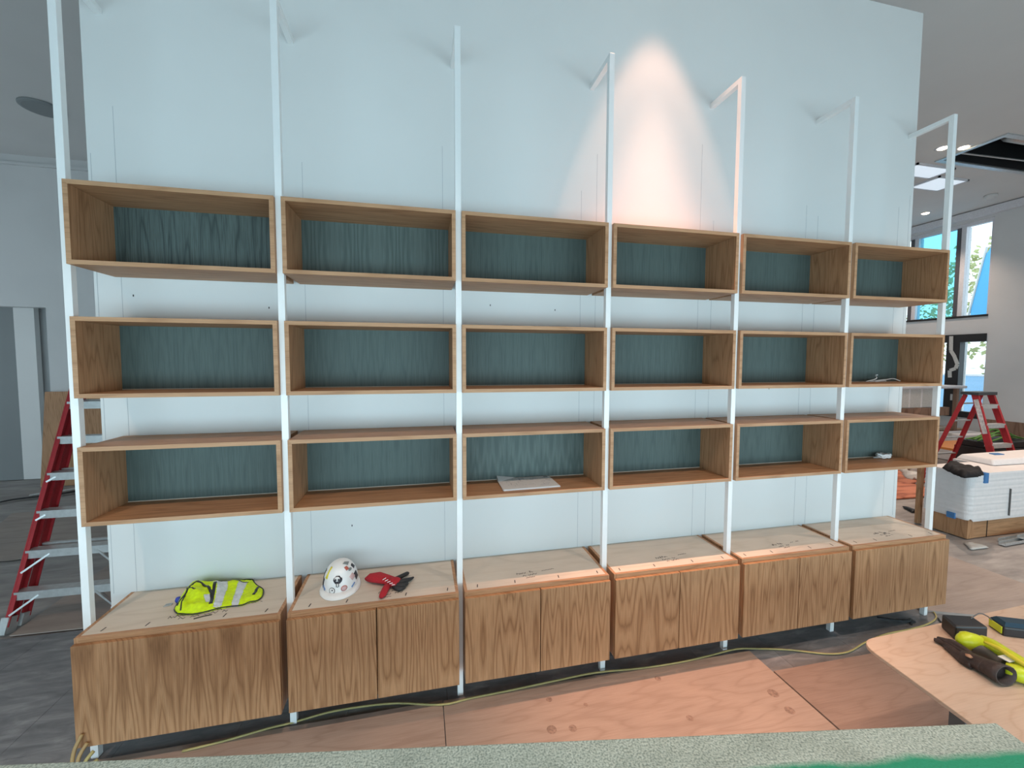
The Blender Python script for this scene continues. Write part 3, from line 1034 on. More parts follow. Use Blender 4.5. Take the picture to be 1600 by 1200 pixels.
# --- white cable coil and loose cable in the last boxes
cc = thing('cable_coil', (5.76, 0.255, 1.307 + BT), 'coiled white cable in the last box of the bottom row', 'cable')
pts = []
for k in range(90):
    a_ = k * 2 * math.pi / 22
    pts.append((0.062 * math.cos(a_) * (1 + 0.06 * math.sin(k)), 0.040 * math.sin(a_) * (1 + 0.05 * math.cos(k * 1.7)), 0.008 + 0.0085 * k / 22 + 0.003 * math.sin(k * 2.1)))
MB().tube(pts, 0.0048, 6).build('coil', white_p, cc, True)
MB().tube(smoothpath([(-0.06, 0.0, 0.03), (-0.075, -0.01, 0.045), (-0.05, -0.03, 0.02), (-0.085, 0.02, 0.006)], 5), 0.0048, 6).build('tail', white_p, cc, True)
lc = thing('loose_cable', (5.70, 0.25, 1.985 + BT), 'loose white cable end lying in last box of middle row', 'cable')
MB().tube(smoothpath([(-0.17, 0.01, 0.005), (-0.10, -0.02, 0.030), (-0.04, 0.03, 0.055), (-0.005, 0.04, 0.06)], 5), 0.0045, 6).build('strand', white_p, lc, True)
MB().tube(smoothpath([(-0.15, -0.01, 0.005), (-0.06, -0.03, 0.018), (0.03, -0.01, 0.022), (0.12, 0.0, 0.028), (0.17, -0.02, 0.008)], 5), 0.0045, 6).build('strand', white_p, lc, True)
MB().tube(smoothpath([(-0.12, -0.03, 0.005), (-0.03, -0.04, 0.012), (0.02, -0.01, 0.006)], 5), 0.004, 6).build('strand', white_p, lc, True)

# ------------------------------------------------------------------ floor coverings and cords


def sheet(poly, z0, th, mat, label, seams=None):
    cx_, cy_ = sum(p[0] for p in poly) / len(poly), sum(p[1] for p in poly) / len(poly)
    o = MB().slab([(x - cx_, y - cy_) for x, y in poly], 0, th).build('floor_board', mat)
    o.location = (cx_, cy_, z0)
    return tag(o, label, 'board', 'protective boards laid on the floor')


sheet([(-0.5, 0.0), (1.882, 0.0), (1.882, -1.22), (-0.5, -1.22)], 0, 0.012, ply_floor, 'plywood floor sheet at bottom left, mostly behind the grey ledge')
sheet([(1.888, -0.005), (4.16, -0.035), (4.15, -1.25), (1.888, -1.22)], 0, 0.012, ply_floor, 'large knotty plywood floor sheet in front of the middle cabinets')
sheet([(4.17, -0.245), (6.5, -0.27), (6.48, -1.48), (4.165, -1.46)], 0, 0.012, ply_floor2, 'plywood floor sheet running beneath the table with tools')
sheet([(6.02, 0.07), (6.95, -0.33), (7.51, -0.2), (7.51, 1.0), (6.42, 1.0)], 0, 0.022, ply_dust, 'dusty brown floor board right of the last cabinet')
sheet([(-1.42, 1.37), (0.6, 1.33), (0.6, 2.7), (-1.5, 2.75)], 0, 0.008, ply_dust, 'dusty brown board under the left ladder feet')
sheet([(-3.1, 2.95), (-2.6, 2.90), (-1.2, 3.2), (-1.6, 4.6), (-3.9, 4.6)], 0, 0.008, ply_dust, 'dusty brown board behind the left ladder')
sheet([(9.0, 2.42), (9.8, 2.40), (10.28, 2.75), (10.3, 3.0), (11.2, 3.0), (11.2, 4.0), (9.2, 4.0)], 0, 0.02, warm_lit_sheet_m, 'sheet coloured as lit orange on the floor behind the right shelves')


# knots and stains on the big sheet are real dark plugs
big = [o for o in C.objects if o.get('label', '').startswith('large knotty')][0]
for (u, v, r_) in ((858, 1093, .02), (1208, 1083, .035), (915, 1101, .014), (862, 1140, .03), (1078, 1122, .022), (1234, 1110, .03), (1028, 1060, .022), (895, 1138, .025)):
    p = at(u, v, 2, 0.012)
    if p.y < -0.06 and abs(p.x - big.location.x) < 1.1 and p.y > -1.2:
        MB().lathe([(0, 0.012), (r_ * 0.9, 0.0125), (r_, 0.012), (r_, 0.009)], 12, p.x - big.location.x, p.y - big.location.y).build('knot', plain('pine_knot', (0.30, 0.20, 0.155), 0.7, 0, 0.3, 60), big)

cordpx = [(285, 1176), (350, 1160), (420, 1140), (458, 1128), (510, 1113), (560, 1104), (620, 1098), (690, 1103), (735, 1093), (800, 1080), (870, 1065), (930, 1053), (1000, 1046), (1060, 1037), (1105, 1027), (1150, 1016), (1185, 1013), (1235, 1015), (1290, 1021), (1325, 1018), (1352, 1003), (1385, 990), (1420, 983), (1448, 975), (1462, 966), (1460, 957), (1450, 951)]
pts = [at(u, v, 2, 0.013) for u, v in cordpx]
pts = [(p.x, p.y, 0.010 + (0.012 if -1.2 < p.y < 0.01 and p.x < 4.16 else 0)) for p in pts]
o = MB().tube(smoothpath(pts, 4), 0.0065, 6).build('extension_cord', cord_m, smooth=True)
tag(o, 'long yellow extension cord along the floor under the cabinets', 'cord')
cbx, cby = 0.07, -0.28
t = thing('cord_loop', (0.035, -0.155, 0), 'tan and yellow cord loop hanging by first cabinet lower corner', 'cord')
for k, (off, mt) in enumerate(((0.0, tan_cord), (0.02, tan_cord), (0.045, cord_m), (0.06, cord_m))):
    MB().tube(smoothpath([(0.02 + off, 0.03, 0.27 - .05 * k), (0.0 + off, 0.0, 0.20 - .03 * k), (0.0 + off, -0.02, 0.08), (0.02 + off, -0.035, 0.012), (0.07 + off, -0.06, 0.012)], 5), 0.009, 6).build('strand', mt, t, True)
t = thing('cable_tie_bundle', tuple(at(1412, 976, 2, 0.0)), 'small black strap bundle on the floor under the last cabinet', 'strap')
MB().tube(smoothpath([(-0.12, 0.12, 0.008), (-0.04, 0.04, 0.02), (0.03, 0.02, 0.012), (0.12, 0.0, 0.01)], 5), 0.012, 6, 0.6).build('strap', black_m, t, True)
MB().tube(smoothpath([(0.0, 0.06, 0.008), (0.06, 0.0, 0.03), (0.13, 0.04, 0.01), (0.05, -0.02, 0.008)], 5), 0.010, 6, 0.6).build('strap', black_m, t, True)
o = MB().tube(smoothpath([at(1466, 966, 2, .01), at(1472, 974, 2, .01), at(1482, 984, 2, .01), at(1500, 1000, 2, .01)], 4), 0.007, 6).build('black_cable', black_m, smooth=True)
tag(o, 'thin black cable on floor running under the table with tools', 'cable')
# ------------------------------------------------------------------ ladders


def ladder(name, loc, label, h, wb, wt, lean, rear, nsteps, gap, rz=0.0, brace=True):
    t = thing(name, loc, label, 'ladder', 'red fibreglass step ladders', rz)

    def fr(s_, z, dx=0.0):
        k = z / h
        return Vector((s_ * ((wb + (wt - wb) * k) / 2 + dx), lean * k, z))

    def re(s_, z, dx=0.0):
        k = z / h
        return Vector((s_ * ((wb * 0.96 + (wt * 0.96 - wb * 0.96) * k) / 2 + dx), rear + (lean + 0.09 - rear) * k, z))
    for s_ in (-1, 1):
        r_ = MB()
        a, b = fr(s_, 0.06), fr(s_, h - 0.03)
        r_.beam(a, b, 0.010, 0.085).beam(a + Vector((-s_ * .014, -.038, 0)), b + Vector((-s_ * .014, -.038, 0)), 0.03, 0.008).beam(a + Vector((-s_ * .014, .038, 0)), b + Vector((-s_ * .014, .038, 0)), 0.03, 0.008)
        r_.build('front_rail', red_m, t)
        MB().beam(fr(s_, 0.0), fr(s_, 0.12), 0.05, 0.10).build('foot', alu_m, t)
        r_ = MB()
        a, b = re(s_, 0.05), re(s_, h - 0.05)
        r_.beam(a, b, 0.010, 0.06).beam(a + Vector((-s_ * .012, .026, 0)), b + Vector((-s_ * .012, .026, 0)), 0.026, 0.008)
        r_.build('rear_rail', red_m, t)
        MB().beam(re(s_, 0.0), re(s_, 0.09), 0.045, 0.075).build('foot', alu_m, t)
    for k in range(1, nsteps + 1):
        z = gap * k
        a, b = fr(-1, z, -0.006), fr(1, z, -0.006)
        s_ = MB()
        s_.box(a.x, b.x, a.y - 0.045, a.y + 0.045, z - 0.006, z + 0.004).box(a.x, b.x, a.y - 0.047, a.y - 0.041, z - 0.062, z + 0.004).box(a.x, b.x, a.y + 0.041, a.y + 0.047, z - 0.045, z)
        s_.build('step', alu_m, t)
        if brace and k <= 4:
            for q_ in (-1, 1):
                p0 = fr(q_, z - 0.16 if k <= 2 else z - 0.07, -0.012)
                p1 = Vector((p0.x - q_ * (0.17 if k <= 2 else 0.06), a.y - 0.03, z - 0.03))
                p0.y -= 0.03
                MB().beam(p0, p1, 0.032, 0.014, Vector((0, 1, 0))).build('brace', alu_m, t)
        if k % 2 == 0 or not brace:
            a, b = re(-1, z, -0.006), re(1, z, -0.006)
            MB().beam(a, b, 0.03, 0.022, Vector((0, 1, 0))).build('rear_rung', alu_m, t)
    c = (fr(1, h).y + re(1, h).y) / 2
    MB().box(-wt / 2 - 0.03, wt / 2 + 0.03, c - 0.12, c + 0.11, h - 0.05, h).build('top_cap', plain('black_cap', (0.05, 0.055, 0.06), 0.4), t, bevel=0.008)
    a, b = fr(1, h * 0.62, 0.0065), fr(1, h * 0.93, 0.0065)
    MB().beam(a, b, 0.002, 0.06).build('sticker', plain('ladder_sticker', (0.62, 0.58, 0.57), 0.5, 0, 0.3, 25), t)
    a, b = fr(-1, h * 0.62, 0.0065), fr(-1, h * 0.93, 0.0065)
    MB().beam(a, b, 0.002, 0.06).build('sticker', MATS['ladder_sticker'], t)
    return t


ladder('step_ladder', (-1.105, 1.42, 0), 'tall red step ladder behind the left end of the shelves', 2.35, 0.75, 0.417, 0.735, 0.115, 7, 0.30)
ladder('step_ladder', (10.64, 2.325 - 0.52, 0), 'red step ladder by the black framed window on the right', 1.70, 0.56, 0.36, 0.50, 1.12, 5, 0.30, brace=False)

# oak sheet leaning against the rear wall
o = MB().prism([(-0.46, 0, 0), (0.95, 0, 0), (0.95, 0.025, 0), (-0.46, 0.025, 0)], [(-0.46, 0.20, 1.62), (0.95, 0.20, 1.62), (0.95, 0.225, 1.62), (-0.46, 0.225, 1.62)]).build('oak_sheet', oak_z)
o.location = (-4.14, 6.02, 0)
tag(o, 'brown oak panel leaning on the rear wall behind left ladder', 'panel')
t = thing('floor_debris', tuple(at(45, 781, 2, 0.0)), 'dark bent strip of offcut on the floor near left doorway', 'offcut')
MB().tube([(-0.55, -0.45, 0.02), (-0.2, 0.0, 0.02), (0.3, 0.15, 0.03), (0.9, 0.5, 0.05)], [0.02, 0.03, 0.035, 0.03], 6, 0.4).build('strip', black_m, t)
MB().tube([(-0.1, 0.15, 0.03), (0.4, 0.35, 0.05), (0.8, 0.6, 0.05)], 0.04, 6, 0.3).build('foil', alu_m, t)

# ------------------------------------------------------------------ foreground ledge and table
p0, p1 = at(110, 1190, 2, 0.9), at(1556, 1129, 2, 0.9)
ang = math.atan2(p1.y - p0.y, p1.x - p0.x)
L = (p1 - p0).length
t = thing('work_ledge', (p0.x, p0.y, 0), 'long speckled grey green board ledge across the bottom foreground', 'ledge', rz=ang)
MB().box(-0.9, L, -0.55, 0.0, 0.862, 0.90).build('top_board', ledge_m, t, bevel=0.004)
for x in (-0.6, L / 2, L - 0.25):
    MB().box(x, x + 0.05, -0.50, -0.06, 0.012, 0.862).build('leg_panel', ply_dust, t)
MB().box(-0.55, L - 0.25, -0.30, -0.27, 0.60, 0.80).build('stretcher', ply_dust, t)

TZ = 0.75
rc = []
c0 = Vector((3.955, -0.955))
rad = 0.09
ed1 = Vector((1.18, 0.04)).normalized()
ed2 = Vector((-0.10, -0.62)).normalized()
cen = c0 + ed1 * rad + ed2 * rad
for k in range(7):
    s_ = k / 6
    a = c0 + ed1 * rad * (1 - s_) ** 2
    q_ = (1 - s_) ** 2 * (c0 + ed2 * rad) + 2 * s_ * (1 - s_) * c0 + s_ ** 2 * (c0 + ed1 * rad)
    rc.append((q_.x, q_.y))
poly = rc + [(6.2, -0.88), (6.2, -2.15), (3.80, -2.15)]
tb = thing('plywood_table', (5.0, -1.5, 0), 'pale plywood table with rounded corner holding tools at right', 'table')
MB().slab([(x - 5.0, y + 1.5) for x, y in poly], TZ - 0.019, TZ).build('tabletop', ply_table, tb, bevel=0.003)
for x, y in ((4.27, -1.20), (6.0, -1.1), (4.2, -2.0), (6.0, -2.0)):
    MB().box(x - 5.0 - 0.03, x - 5.0 + 0.03, y + 1.5 - 0.03, y + 1.5 + 0.03, 0.012, TZ - 0.019).build('leg', toolgrey, tb)
MB().box(-0.80, 1.0, -0.46, -0.42, TZ - 0.10, TZ - 0.019).build('rail', ply_dust, tb)

# dark work gloves on the table
gx, gy = 4.34, -1.16
gv = thing('leather_gloves', (gx - 0.02, gy - 0.012, TZ), 'dark brown work glove lying in front of the lime tool', 'glove')


def T(u, v, z, ox=gx, oy=gy):
    p = at(u, v, 2, TZ + z)
    return (p.x - ox, p.y - oy, z)


def taper(pts, rs, n=4):
    P = smoothpath(pts, n)
    R = []
    for k in range(len(P)):
        s_ = k / n
        i = min(int(s_), len(rs) - 2)
        R.append(rs[i] + (rs[i + 1] - rs[i]) * (s_ - i))
    return P, R


for pts_, rs in (([T(1460, 996, .014), T(1478, 1003, .018), T(1492, 1015, .02), T(1508, 1025, .022)], [0.010, 0.016, 0.018, 0.020]),
                 ([T(1466, 994, .02), T(1482, 1000, .03), T(1500, 1012, .03), T(1514, 1022, .03)], [0.010, 0.015, 0.017, 0.020]),
                 ([T(1474, 997, .03), T(1488, 1000, .04), T(1504, 1010, .04), T(1518, 1020, .035)], [0.010, 0.014, 0.016, 0.018]),
                 ([T(1476, 1006, .012), T(1492, 1018, .014), T(1506, 1030, .016), T(1518, 1036, .02)], [0.010, 0.015, 0.016, 0.018])):
    P, R = taper(pts_, rs)
    MB().tube(P, R, 10, 0.9).build('finger', brownglove, gv, True)
P, R = taper([T(1502, 1020, .028), T(1518, 1027, .03), T(1534, 1034, .034), T(1545, 1040, .038)], [0.030, 0.042, 0.044, 0.046])
MB().tube(P, R, 14, 0.72).build('palm', brownglove, gv, True)
# open cuff: hollow tapering tube
ca, cb_ = Vector(T(1543, 1038, .040)), Vector(T(1572, 1052, .048))
dirv = (cb_ - ca).normalized()
s1 = dirv.cross(Vector((0, 0, 1))).normalized()
s2 = s1.cross(dirv)
vs_, fs = [], []
prof = [(0.0, 0.044), (0.5, 0.050), (1.0, 0.056), (1.0, 0.051), (0.5, 0.044), (0.1, 0.036)]
for f_, r_ in prof:
    for k in range(16):
        a_ = 2 * math.pi * k / 16
        vs_.append(ca + (cb_ - ca) * f_ + s1 * math.cos(a_) * r_ + s2 * math.sin(a_) * r_ * 0.78)
for j in range(len(prof) - 1):
    for k in range(16):
        fs.append((j * 16 + k, j * 16 + (k + 1) % 16, (j + 1) * 16 + (k + 1) % 16, (j + 1) * 16 + k))
fs.append(tuple(range(80, 96)))
MB().add(vs_, fs).build('cuff', brownglove, gv, True)
MB().tube([T(1508, 1019, .062), T(1514, 1021, .062), T(1518, 1024, .060)], [0.008, 0.013, 0.008], 8, 0.5).build('patch', plain('tan_patch', (0.42, 0.22, 0.13), 0.7), gv, True)

# lime power tool
tx, ty = 4.54, -1.145
tl = thing('power_tool', (tx, ty, TZ), 'lime and black cordless power tool lying on the plywood table', 'power tool')


def U(u, v, z):
    return T(u, v, z, tx, ty)


P, R = taper([U(1499, 999, .045), U(1503, 1000, .048), U(1512, 1001, .05), U(1526, 1003, .05), U(1536, 1006, .048)], [0.020, 0.038, 0.042, 0.036, 0.030])
MB().tube(P, R, 16).build('motor_housing', toolgreen, tl, True)
P, R = taper([U(1534, 1002, .05), U(1550, 1010, .055), U(1572, 1024, .055), U(1600, 1042, .05), U(1625, 1058, .05)], [0.030, 0.034, 0.034, 0.036, 0.038])
MB().tube(P, R, 12).build('body', toolgreen, tl, True)
P, R = taper([U(1518, 1012, .028), U(1532, 1016, .03), U(1548, 1024, .03), U(1570, 1040, .032)], [0.020, 0.026, 0.024, 0.020])
MB().tube(P, R, 12).build('grip', toolgrey, tl, True)
P, R = taper([U(1538, 1003, .086), U(1560, 1013, .090), U(1590, 1032, .088), U(1612, 1046, .084)], [0.006, 0.010, 0.010, 0.008])
MB().tube(P, R, 8).build('guard', yellow_m, tl, True)
bq = [at(1483, 985, 2, TZ), at(1500, 1007, 2, TZ), at(1545, 1000, 2, TZ), at(1525, 981, 2, TZ)]
MB().slab([(p.x - tx, p.y - ty) for p in (Vector((4.44, -1.06)), Vector((4.60, -1.10)), Vector((4.64, -1.01)), Vector((4.50, -0.965)))], 0.0, 0.075).build('battery', black_m, tl, bevel=0.008)
MB().tube(smoothpath([(4.60 - tx, -1.03 - ty, 0.076), (4.66 - tx, -1.03 - ty, 0.096), (4.68 - tx, -1.05 - ty, 0.092), (4.68 - tx, -1.07 - ty, 0.082)], 5), 0.003, 6).build('hook', toolgrey, tl, True)
P, R = taper([U(1572, 1046, .038), U(1590, 1052, .040), U(1620, 1060, .040)], [0.030, 0.036, 0.036])
MB().tube(P, R, 12).build('handle', toolgreen, tl, True)
a = Vector(U(1575, 1031, .066))
MB().box(a.x - 0.03, a.x + 0.03, a.y - 0.02, a.y + 0.02, 0.072, 0.075).build('label_plate', white_p, tl)

# second battery pack
b2 = thing('battery_pack', (4.78, -1.06, TZ), 'black and green battery pack at right edge of the table', 'battery', rz=-0.45)
MB().box(-0.03, 0.13, -0.05, 0.045, 0.0, 0.05).build('case', black_m, b2, bevel=0.008)
MB().box(-0.034, -0.028, -0.04, 0.035, 0.008, 0.045).build('side_cap', toolgreen, b2, bevel=0.002)
MB().prism([(-0.025, -0.045, 0.05), (0.12, -0.045, 0.05), (0.12, 0.04, 0.05), (-0.025, 0.04, 0.05)], [(-0.01, -0.03, 0.068), (0.11, -0.03, 0.068), (0.11, 0.025, 0.068), (-0.01, 0.025, 0.068)]).build('terminal_block', plain('dark_blue_plastic', (0.02, 0.05, 0.08), 0.35), b2)

# ------------------------------------------------------------------ wrapped furniture and clutter on the right
ux, uy = 8.335, 1.094
un = thing('wrapped_cabinet', (ux, uy, 0), 'oak cabinet wrapped in white foam with blue tape behind right shelves', 'cabinet')
MB().box(0.0, 3.2, 0, 0.42, 0.0, 0.79).build('carcass', oak_x, un)
MB().box(0.75, 3.2, 0.44, 0.62, 0.0, 0.822).build('rear_carcass', foam_m, un)
MB().box(-0.004, 0.10, -0.006, 0.42, 0.0, 0.26).build('corner_panel', oak_z, un)
MB().box(0.33, 0.335, -0.007, 0.0, 0.0, 0.26).build('joint', black_m, un)


def foam(x0, x1, y0, y1, z0, z1, wav=0.006):
    """quilted wrap as a closed shell of horizontal ribs with rounded corner"""
    mb = MB()
    ring = []
    R_ = 0.07
    for k in range(7):
        a_ = math.pi + k * math.pi / 12
        ring.append((x0 + R_ + R_ * math.cos(a_), y0 + R_ + R_ * math.sin(a_)))
    pts = [(x0, y1)] + ring + [(x1, y0), (x1, y1)]
    nz = 26
    vs_, fs = [], []
    for j in range(nz + 1):
        z = z0 + (z1 - z0) * j / nz
        off = -wav * abs(math.sin(j * math.pi / 2.6))
        for i, (x, y) in enumerate(pts):
            zz = z
            if j == 0 and i > 4:
                zz = z - 0.02 * math.sin(i)
            cx_, cy_ = (x0 + x1) / 2, (y0 + y1) / 2
            d = Vector((x - x0 - 0.3, y - y0 - 0.3)).normalized() * (-off) if i < len(pts) - 2 else Vector((0, -1)) * (-off)
            vs_.append((x + d.x, y + d.y, zz))
    n_ = len(pts)
    for j in range(nz):
        for i in range(n_):
            fs.append((j * n_ + i, j * n_ + (i + 1) % n_, (j + 1) * n_ + (i + 1) % n_, (j + 1) * n_ + i))
    fs.append(tuple(range(nz * n_, nz * n_ + n_)))
    mb.add(vs_, fs)
    return mb


foam(-0.03, 3.25, -0.03, 0.435, 0.235, 0.82).build('foam_wrap', foam_m, un)
MB().box(0.16, 0.22, -0.05, 0.02, 0.70, 0.826).build('tape', bluetape, un)
MB().box(-0.055, -0.02, 0.10, 0.18, 0.22, 0.29).build('tape', bluetape, un)
MB().box(0.62, 0.63, -0.05, -0.035, 0.26, 0.60).build('seam', toolgrey, un)
u2 = thing('foam_parcel', (9.08, 1.20, 0.824), 'flat foam wrapped parcel on the wrapped cabinet behind black jacket', 'parcel')
MB().prism([(0.0, 0.08, 0), (2.2, 0.04, 0), (2.2, 0.50, 0), (0.05, 0.52, 0)], [(0.05, 0.12, 0.075), (2.15, 0.08, 0.09), (2.15, 0.46, 0.09), (0.1, 0.48, 0.07)]).build('foam_wrap', foam_m, u2, bevel=0.02)
MB().prism([(0.42, 0.30, 0.075), (0.56, 0.28, 0.075), (0.58, 0.36, 0.075), (0.45, 0.38, 0.075)], [(0.42, 0.30, 0.088), (0.56, 0.28, 0.088), (0.58, 0.36, 0.088), (0.45, 0.38, 0.088)]).build('tape', bluetape, u2)
# black jacket thrown on the wrapped cabinet
jo = px([(1474, 728), (1482, 722), (1496, 722), (1506, 727), (1520, 731), (1534, 733), (1536, 738), (1525, 742), (1507, 743), (1490, 737)], 0.86)
jk = cloth('jacket', (8.75, 1.33, 0.827), 'black jacket thrown over the foam wrapped cabinet', 'jacket', 0.86, jo, [], ('fabric', plain('black_fabric', (0.007, 0.006, 0.008), 0.8)), lambda x, y: 0.045 + 0.05 * abs(noise.noise(Vector((x * 9, y * 9, 0)))), 0.02)
# oak board standing behind the last upright
o = MB().box(-0.05, 0.02, 0, 0.04, 0, 0.98).build('oak_board', oak_z)
o.location = (8.37, 1.60, 0)
tag(o, 'narrow oak board standing upright behind the last white upright', 'board')
# low orange table and tool case
t = thing('varnished_table', (12.5, 3.45, 0), 'low orange varnished table beyond the foam wrapped units', 'table')
MB().box(-0.85, 0.6, -0.4, 0.4, 0.49, 0.53).build('tabletop', orange_m, t)
for x in (-0.75, 0.5):
    for y in (-0.3, 0.35):
        MB().box(x - 0.03, x + 0.03, y - 0.03, y + 0.03, 0, 0.49).build('leg', window_white, t)
tcx, tcy = 11.08, 2.38
t = thing('tool_case', (tcx, tcy, 0.0), 'black tool case with round red emblem and stickers', 'tool case')
MB().box(-0.02, 1.12, -0.02, 0.52, 0, 0.44).build('lower_case', black_m, t, bevel=0.01)
B_Z = 0.45
MB().box(0, 1.1, 0, 0.5, B_Z, B_Z + 0.26).build('body', black_m, t, bevel=0.01)
MB().box(0.03, 1.05, 0.02, 0.48, B_Z + 0.265, B_Z + 0.37).build('upper_case', black_m, t, bevel=0.01)
MB().box(0.12, 0.36, 0.010, 0.022, B_Z + 0.285, B_Z + 0.335).build('latch', plain('yellow_latch', (0.55, 0.30, 0.05), 0.5), t)
vs = MB()
vs.prism([(0.40 + 0.10 * math.cos(k * math.pi / 10), -0.004, B_Z + 0.11 + 0.10 * math.sin(k * math.pi / 10)) for k in range(20)], [(0.40 + 0.10 * math.cos(k * math.pi / 10), 0.0, B_Z + 0.11 + 0.10 * math.sin(k * math.pi / 10)) for k in range(20)])
vs.build('emblem', plain('dark_red_print', (0.16, 0.02, 0.03), 0.5), t)
for x, z, w_, h_ in ((0.05, 0.12, 0.09, 0.03), (0.17, 0.14, 0.07, 0.06), (0.14, 0.05, 0.09, 0.05), (0.56, 0.13, 0.06, 0.05), (0.68, 0.10, 0.08, 0.07), (0.69, 0.02, 0.07, 0.05), (0.36, 0.18, 0.09, 0.05)):
    MB().box(x, x + w_, -0.006, 0.0, B_Z + z, B_Z + z + h_).build('sticker', st_grey if x < 0.3 else (st_red if x < .5 else st_white), t)
t = thing('green_straps', (11.3, 2.62, 0.822), 'tangle of green straps on top of the black tool case', 'strap')
rr = random.Random(3)
for k in range(9):
    y = rr.uniform(-0.14, 0.14)
    MB().tube(smoothpath([(-0.12 + rr.uniform(-.1, .1), y, 0.012), (0.15, y + rr.uniform(-.05, .05), 0.05 + 0.09 * rr.random()), (0.4, y + rr.uniform(-.05, .05), 0.05 + 0.12 * rr.random()), (0.8, y, 0.012)], 5), 0.02, 6, 0.5).build('strap', greencloth, t, True)
# metal studs and wrapping scraps on the floor in front of the wrapped cabinet
for k, (dx, dy, dz, ln) in enumerate(((0, 0, 0, 2.0), (0.12, 0.07, 0.0, 2.1), (0.35, 0.02, 0.042, 1.9))):
    o = MB().box(0, ln, 0, 0.06, 0, 0.004).box(0, ln, 0, 0.004, 0, 0.035).box(0, ln, 0.056, 0.06, 0, 0.035).build('metal_stud', steel_m)
    o.location = (8.52 + dx, 0.84 + dy, dz)
    o.rotation_euler.z = 0.05
    tag(o, ['nearest galvanised steel stud lying by the foam wrapped cabinet', 'galvanised steel stud closest to the foam wrapped cabinet', 'galvanised steel stud on top of the two others'][k], 'stud', 'galvanised studs on the floor')
o_ = px([(1505, 847), (1518, 846), (1530, 849), (1545, 853), (1520, 859)], 0.01)
cloth('plastic_scrap', (8.4, 0.9, 0), 'crumpled clear plastic scrap at the end of the steel studs', 'scrap', 0.01, o_, [], ('film', plastic_clear), lambda x, y: 0.05 * abs(noise.noise(Vector((x * 8, y * 8, 1)))), 0.03)
o_ = px([(1408, 790), (1420, 793), (1432, 797), (1440, 799), (1425, 800)], 0.01)
cloth('dark_scrap', (8.8, 2.05, 0), 'small dark scrap on the floor behind the last shelf column', 'scrap', 0.01, o_, [], ('film', black_m), lambda x, y: 0.02, 0.03)
o_ = px([(1403, 733), (1418, 735), (1430, 744), (1446, 742), (1446, 752), (1420, 749)], 0.02)
cloth('plastic_bag', (10.0, 3.6, 0.02), 'crumpled pale plastic bag on the orange floor sheet', 'bag', 0.03, o_, [], ('film', plastic_clear), lambda x, y: 0.10 * abs(noise.noise(Vector((x * 4, y * 4, 1)))) + .03, 0.05)
# storage rack with pale plastic covered panels near the right wall
t = thing('storage_rack', (12.0, 5.2, 0), 'wooden rack with white top board and pale plastic covered panel', 'rack')
MB().box(-0.3, 1.9, -0.85, 0.5, 1.58, 1.64).build('top_board', window_white, t, bevel=0.02)
MB().box(-0.1, 1.05, -0.8, -0.77, 1.17, 1.58).build('panel', plastic_clear, t)
for x in (0.25, 0.6, 0.95):
    MB().box(x, x + 0.03, -0.81, -0.80, 1.17, 1.58).build('panel_rib', foam_m, t)
MB().box(-0.25, 1.4, -0.84, -0.74, 0.98, 1.16).build('rail', pinkboard, t)
for x in (-0.25, 1.75):
    for y in (-0.75, 0.4):
        MB().box(x, x + 0.07, y, y + 0.07, 0, 1.58).build('leg', pinkboard, t)
# brown cabinet carcasses and boxes below the black window
for k, (x, y, w_, d_, h_, mt, lab) in enumerate(((13.3, 4.55, 0.9, 0.5, 0.62, cardboard, 'brown carton below the black framed window, behind the ladder'),
                                                 (13.2, 3.95, 0.9, 0.5, 0.60, foam_m, 'pale wrapped carton right of the ladder below window'),
                                                 (12.6, 5.2, 0.6, 0.6, 0.80, cardboard, 'brown carton left of the right ladder beside the rack'))):
    t = thing('carton', (x, y, 0), lab, 'carton', 'cartons below the right window')
    MB().box(0, w_, 0, d_, 0, h_).build('body', mt, t, bevel=0.01)
    MB().box(-0.004, w_ + 0.004, d_ / 2 - 0.03, d_ / 2 + 0.03, h_ - 0.08, h_ + 0.003).build('tape', plastic_clear, t)
o = MB().prism([(0, 0, 0), (0.05, 0, 0), (0.05, 0.1, 0), (0, 0.1, 0)], [(0.25, 0.0, 1.25), (0.30, 0.0, 1.25), (0.30, 0.1, 1.25), (0.25, 0.1, 1.25)]).build('wood_batten', pinkboard)
o.location = (11.35, 3.75, 0)
tag(o, 'brown wooden batten leaning just right of the last shelf box', 'batten')

# ------------------------------------------------------------------ outside the right windows
g = MB().box(14.7, 70, -20, 40, -0.4, -0.2).build('ground_outside', plain('pale_paving', (0.55, 0.55, 0.54), 0.9, 0, 0.1, 1), kind='structure')


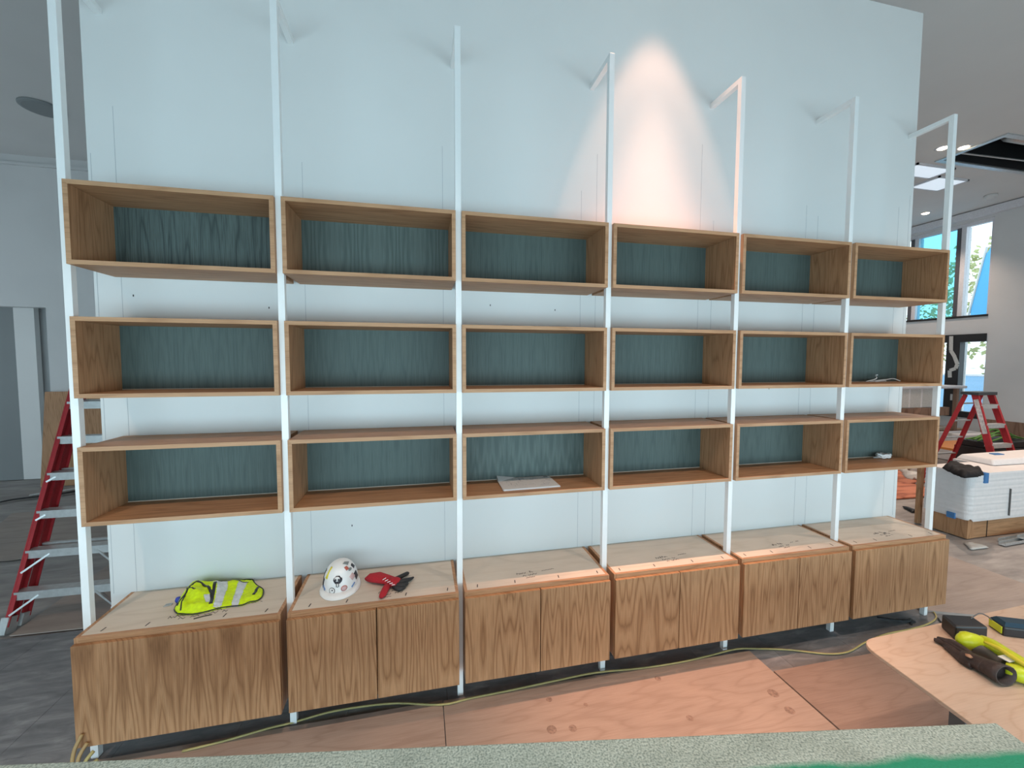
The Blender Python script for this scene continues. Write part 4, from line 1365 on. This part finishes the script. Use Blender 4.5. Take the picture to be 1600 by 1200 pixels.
def tree(x, y, h, r, seed, label):
    t = thing('tree', (x, y, -0.2), label, 'tree', 'trees outside the right windows')
    rr = random.Random(seed)
    MB().tube([(0, 0, 0), (0.1, 0, h * 0.4), (0.0, 0.1, h * 0.8)], [0.2, 0.14, 0.05], 8).build('trunk', plain('bark', (0.20, 0.15, 0.11), 0.9), t, True)
    mb = MB()
    for k in range(2600):
        d = Vector((rr.gauss(0, 1), rr.gauss(0, 1), rr.gauss(0, 1))).normalized() * r * (rr.random() ** 0.4)
        cl = noise.noise(d * 1.1 + Vector((seed, 0, 0)))
        if cl < -0.12:
            continue
        p = d + Vector((0, 0, h * 0.75))
        p.z = h * 0.75 + d.z * 1.3
        a_ = Vector((rr.gauss(0, 1), rr.gauss(0, 1), rr.gauss(0, 1))).normalized() * 0.12
        b_ = a_.cross(Vector((rr.gauss(0, 1), rr.gauss(0, 1), rr.gauss(0, 1)))).normalized() * 0.07
        mb.add([p - a_, p + b_, p + a_, p - b_], [(0, 1, 2, 3)])
    mb.build('foliage', plain('tree_leaf', (0.42, 0.44, 0.20), 0.7, 0, 0.3, 2), t, kind='stuff')


tree(22.0, 7.6, 6.2, 2.3, 1, 'leafy tree outside, seen left of the blue banner')
tree(25.5, 13.6, 6.0, 2.4, 2, 'leafy tree outside, seen through the blue tinted panes')
t = thing('banner_flag', (18.3, 6.93, -0.2), 'tall curved blue banner flag outside the right upper window', 'flag')
bp = [(0.0, 3.15), (0.0, 3.6), (0.08, 4.6), (0.3, 5.6), (0.75, 6.4)]
ring = [(-a_, z) for a_, z in bp] + [(-1.3, 6.4), (-1.3, 3.15)]
MB().prism([(0, y, z) for y, z in ring], [(0.04, y, z) for y, z in ring]).build('fabric', plain('sky_blue_fabric', (0.10, 0.45, 0.80), 0.6), t)
MB().prism([(-0.01, y, z) for y, z in ((-0.35, 3.2), (-0.42, 4.2), (-1.2, 4.6), (-1.2, 3.2))], [(-0.002, y, z) for y, z in ((-0.35, 3.2), (-0.42, 4.2), (-1.2, 4.6), (-1.2, 3.2))]).build('print', plain('pale_blue_print', (0.50, 0.66, 0.80), 0.6), t)
MB().tube([(0, 0.03, 0), (0, 0.03, 3.8), (0, -0.3, 5.8)], 0.03, 6).build('pole', alu_m, t)
t = thing('site_hoarding', (20.0, 3.0, -0.2), 'pale blue site hoarding outside the lower right window', 'hoarding')
for k in range(8):
    MB().box(0, 0.06, k * 1.0, k * 1.0 + 0.98, 0, 1.9).build('panel', plain('hoarding_blue', (0.30, 0.52, 0.75), 0.6), t)
MB().box(-0.02, 0.08, 0, 8, 1.9, 1.96).build('cap_rail', window_white, t)
# blue protective film on the left upper pane
MB().box(XR + 0.109, XR + 0.112, 5.01, 5.80, 3.27, 5.36).build('film', film_m, w1)
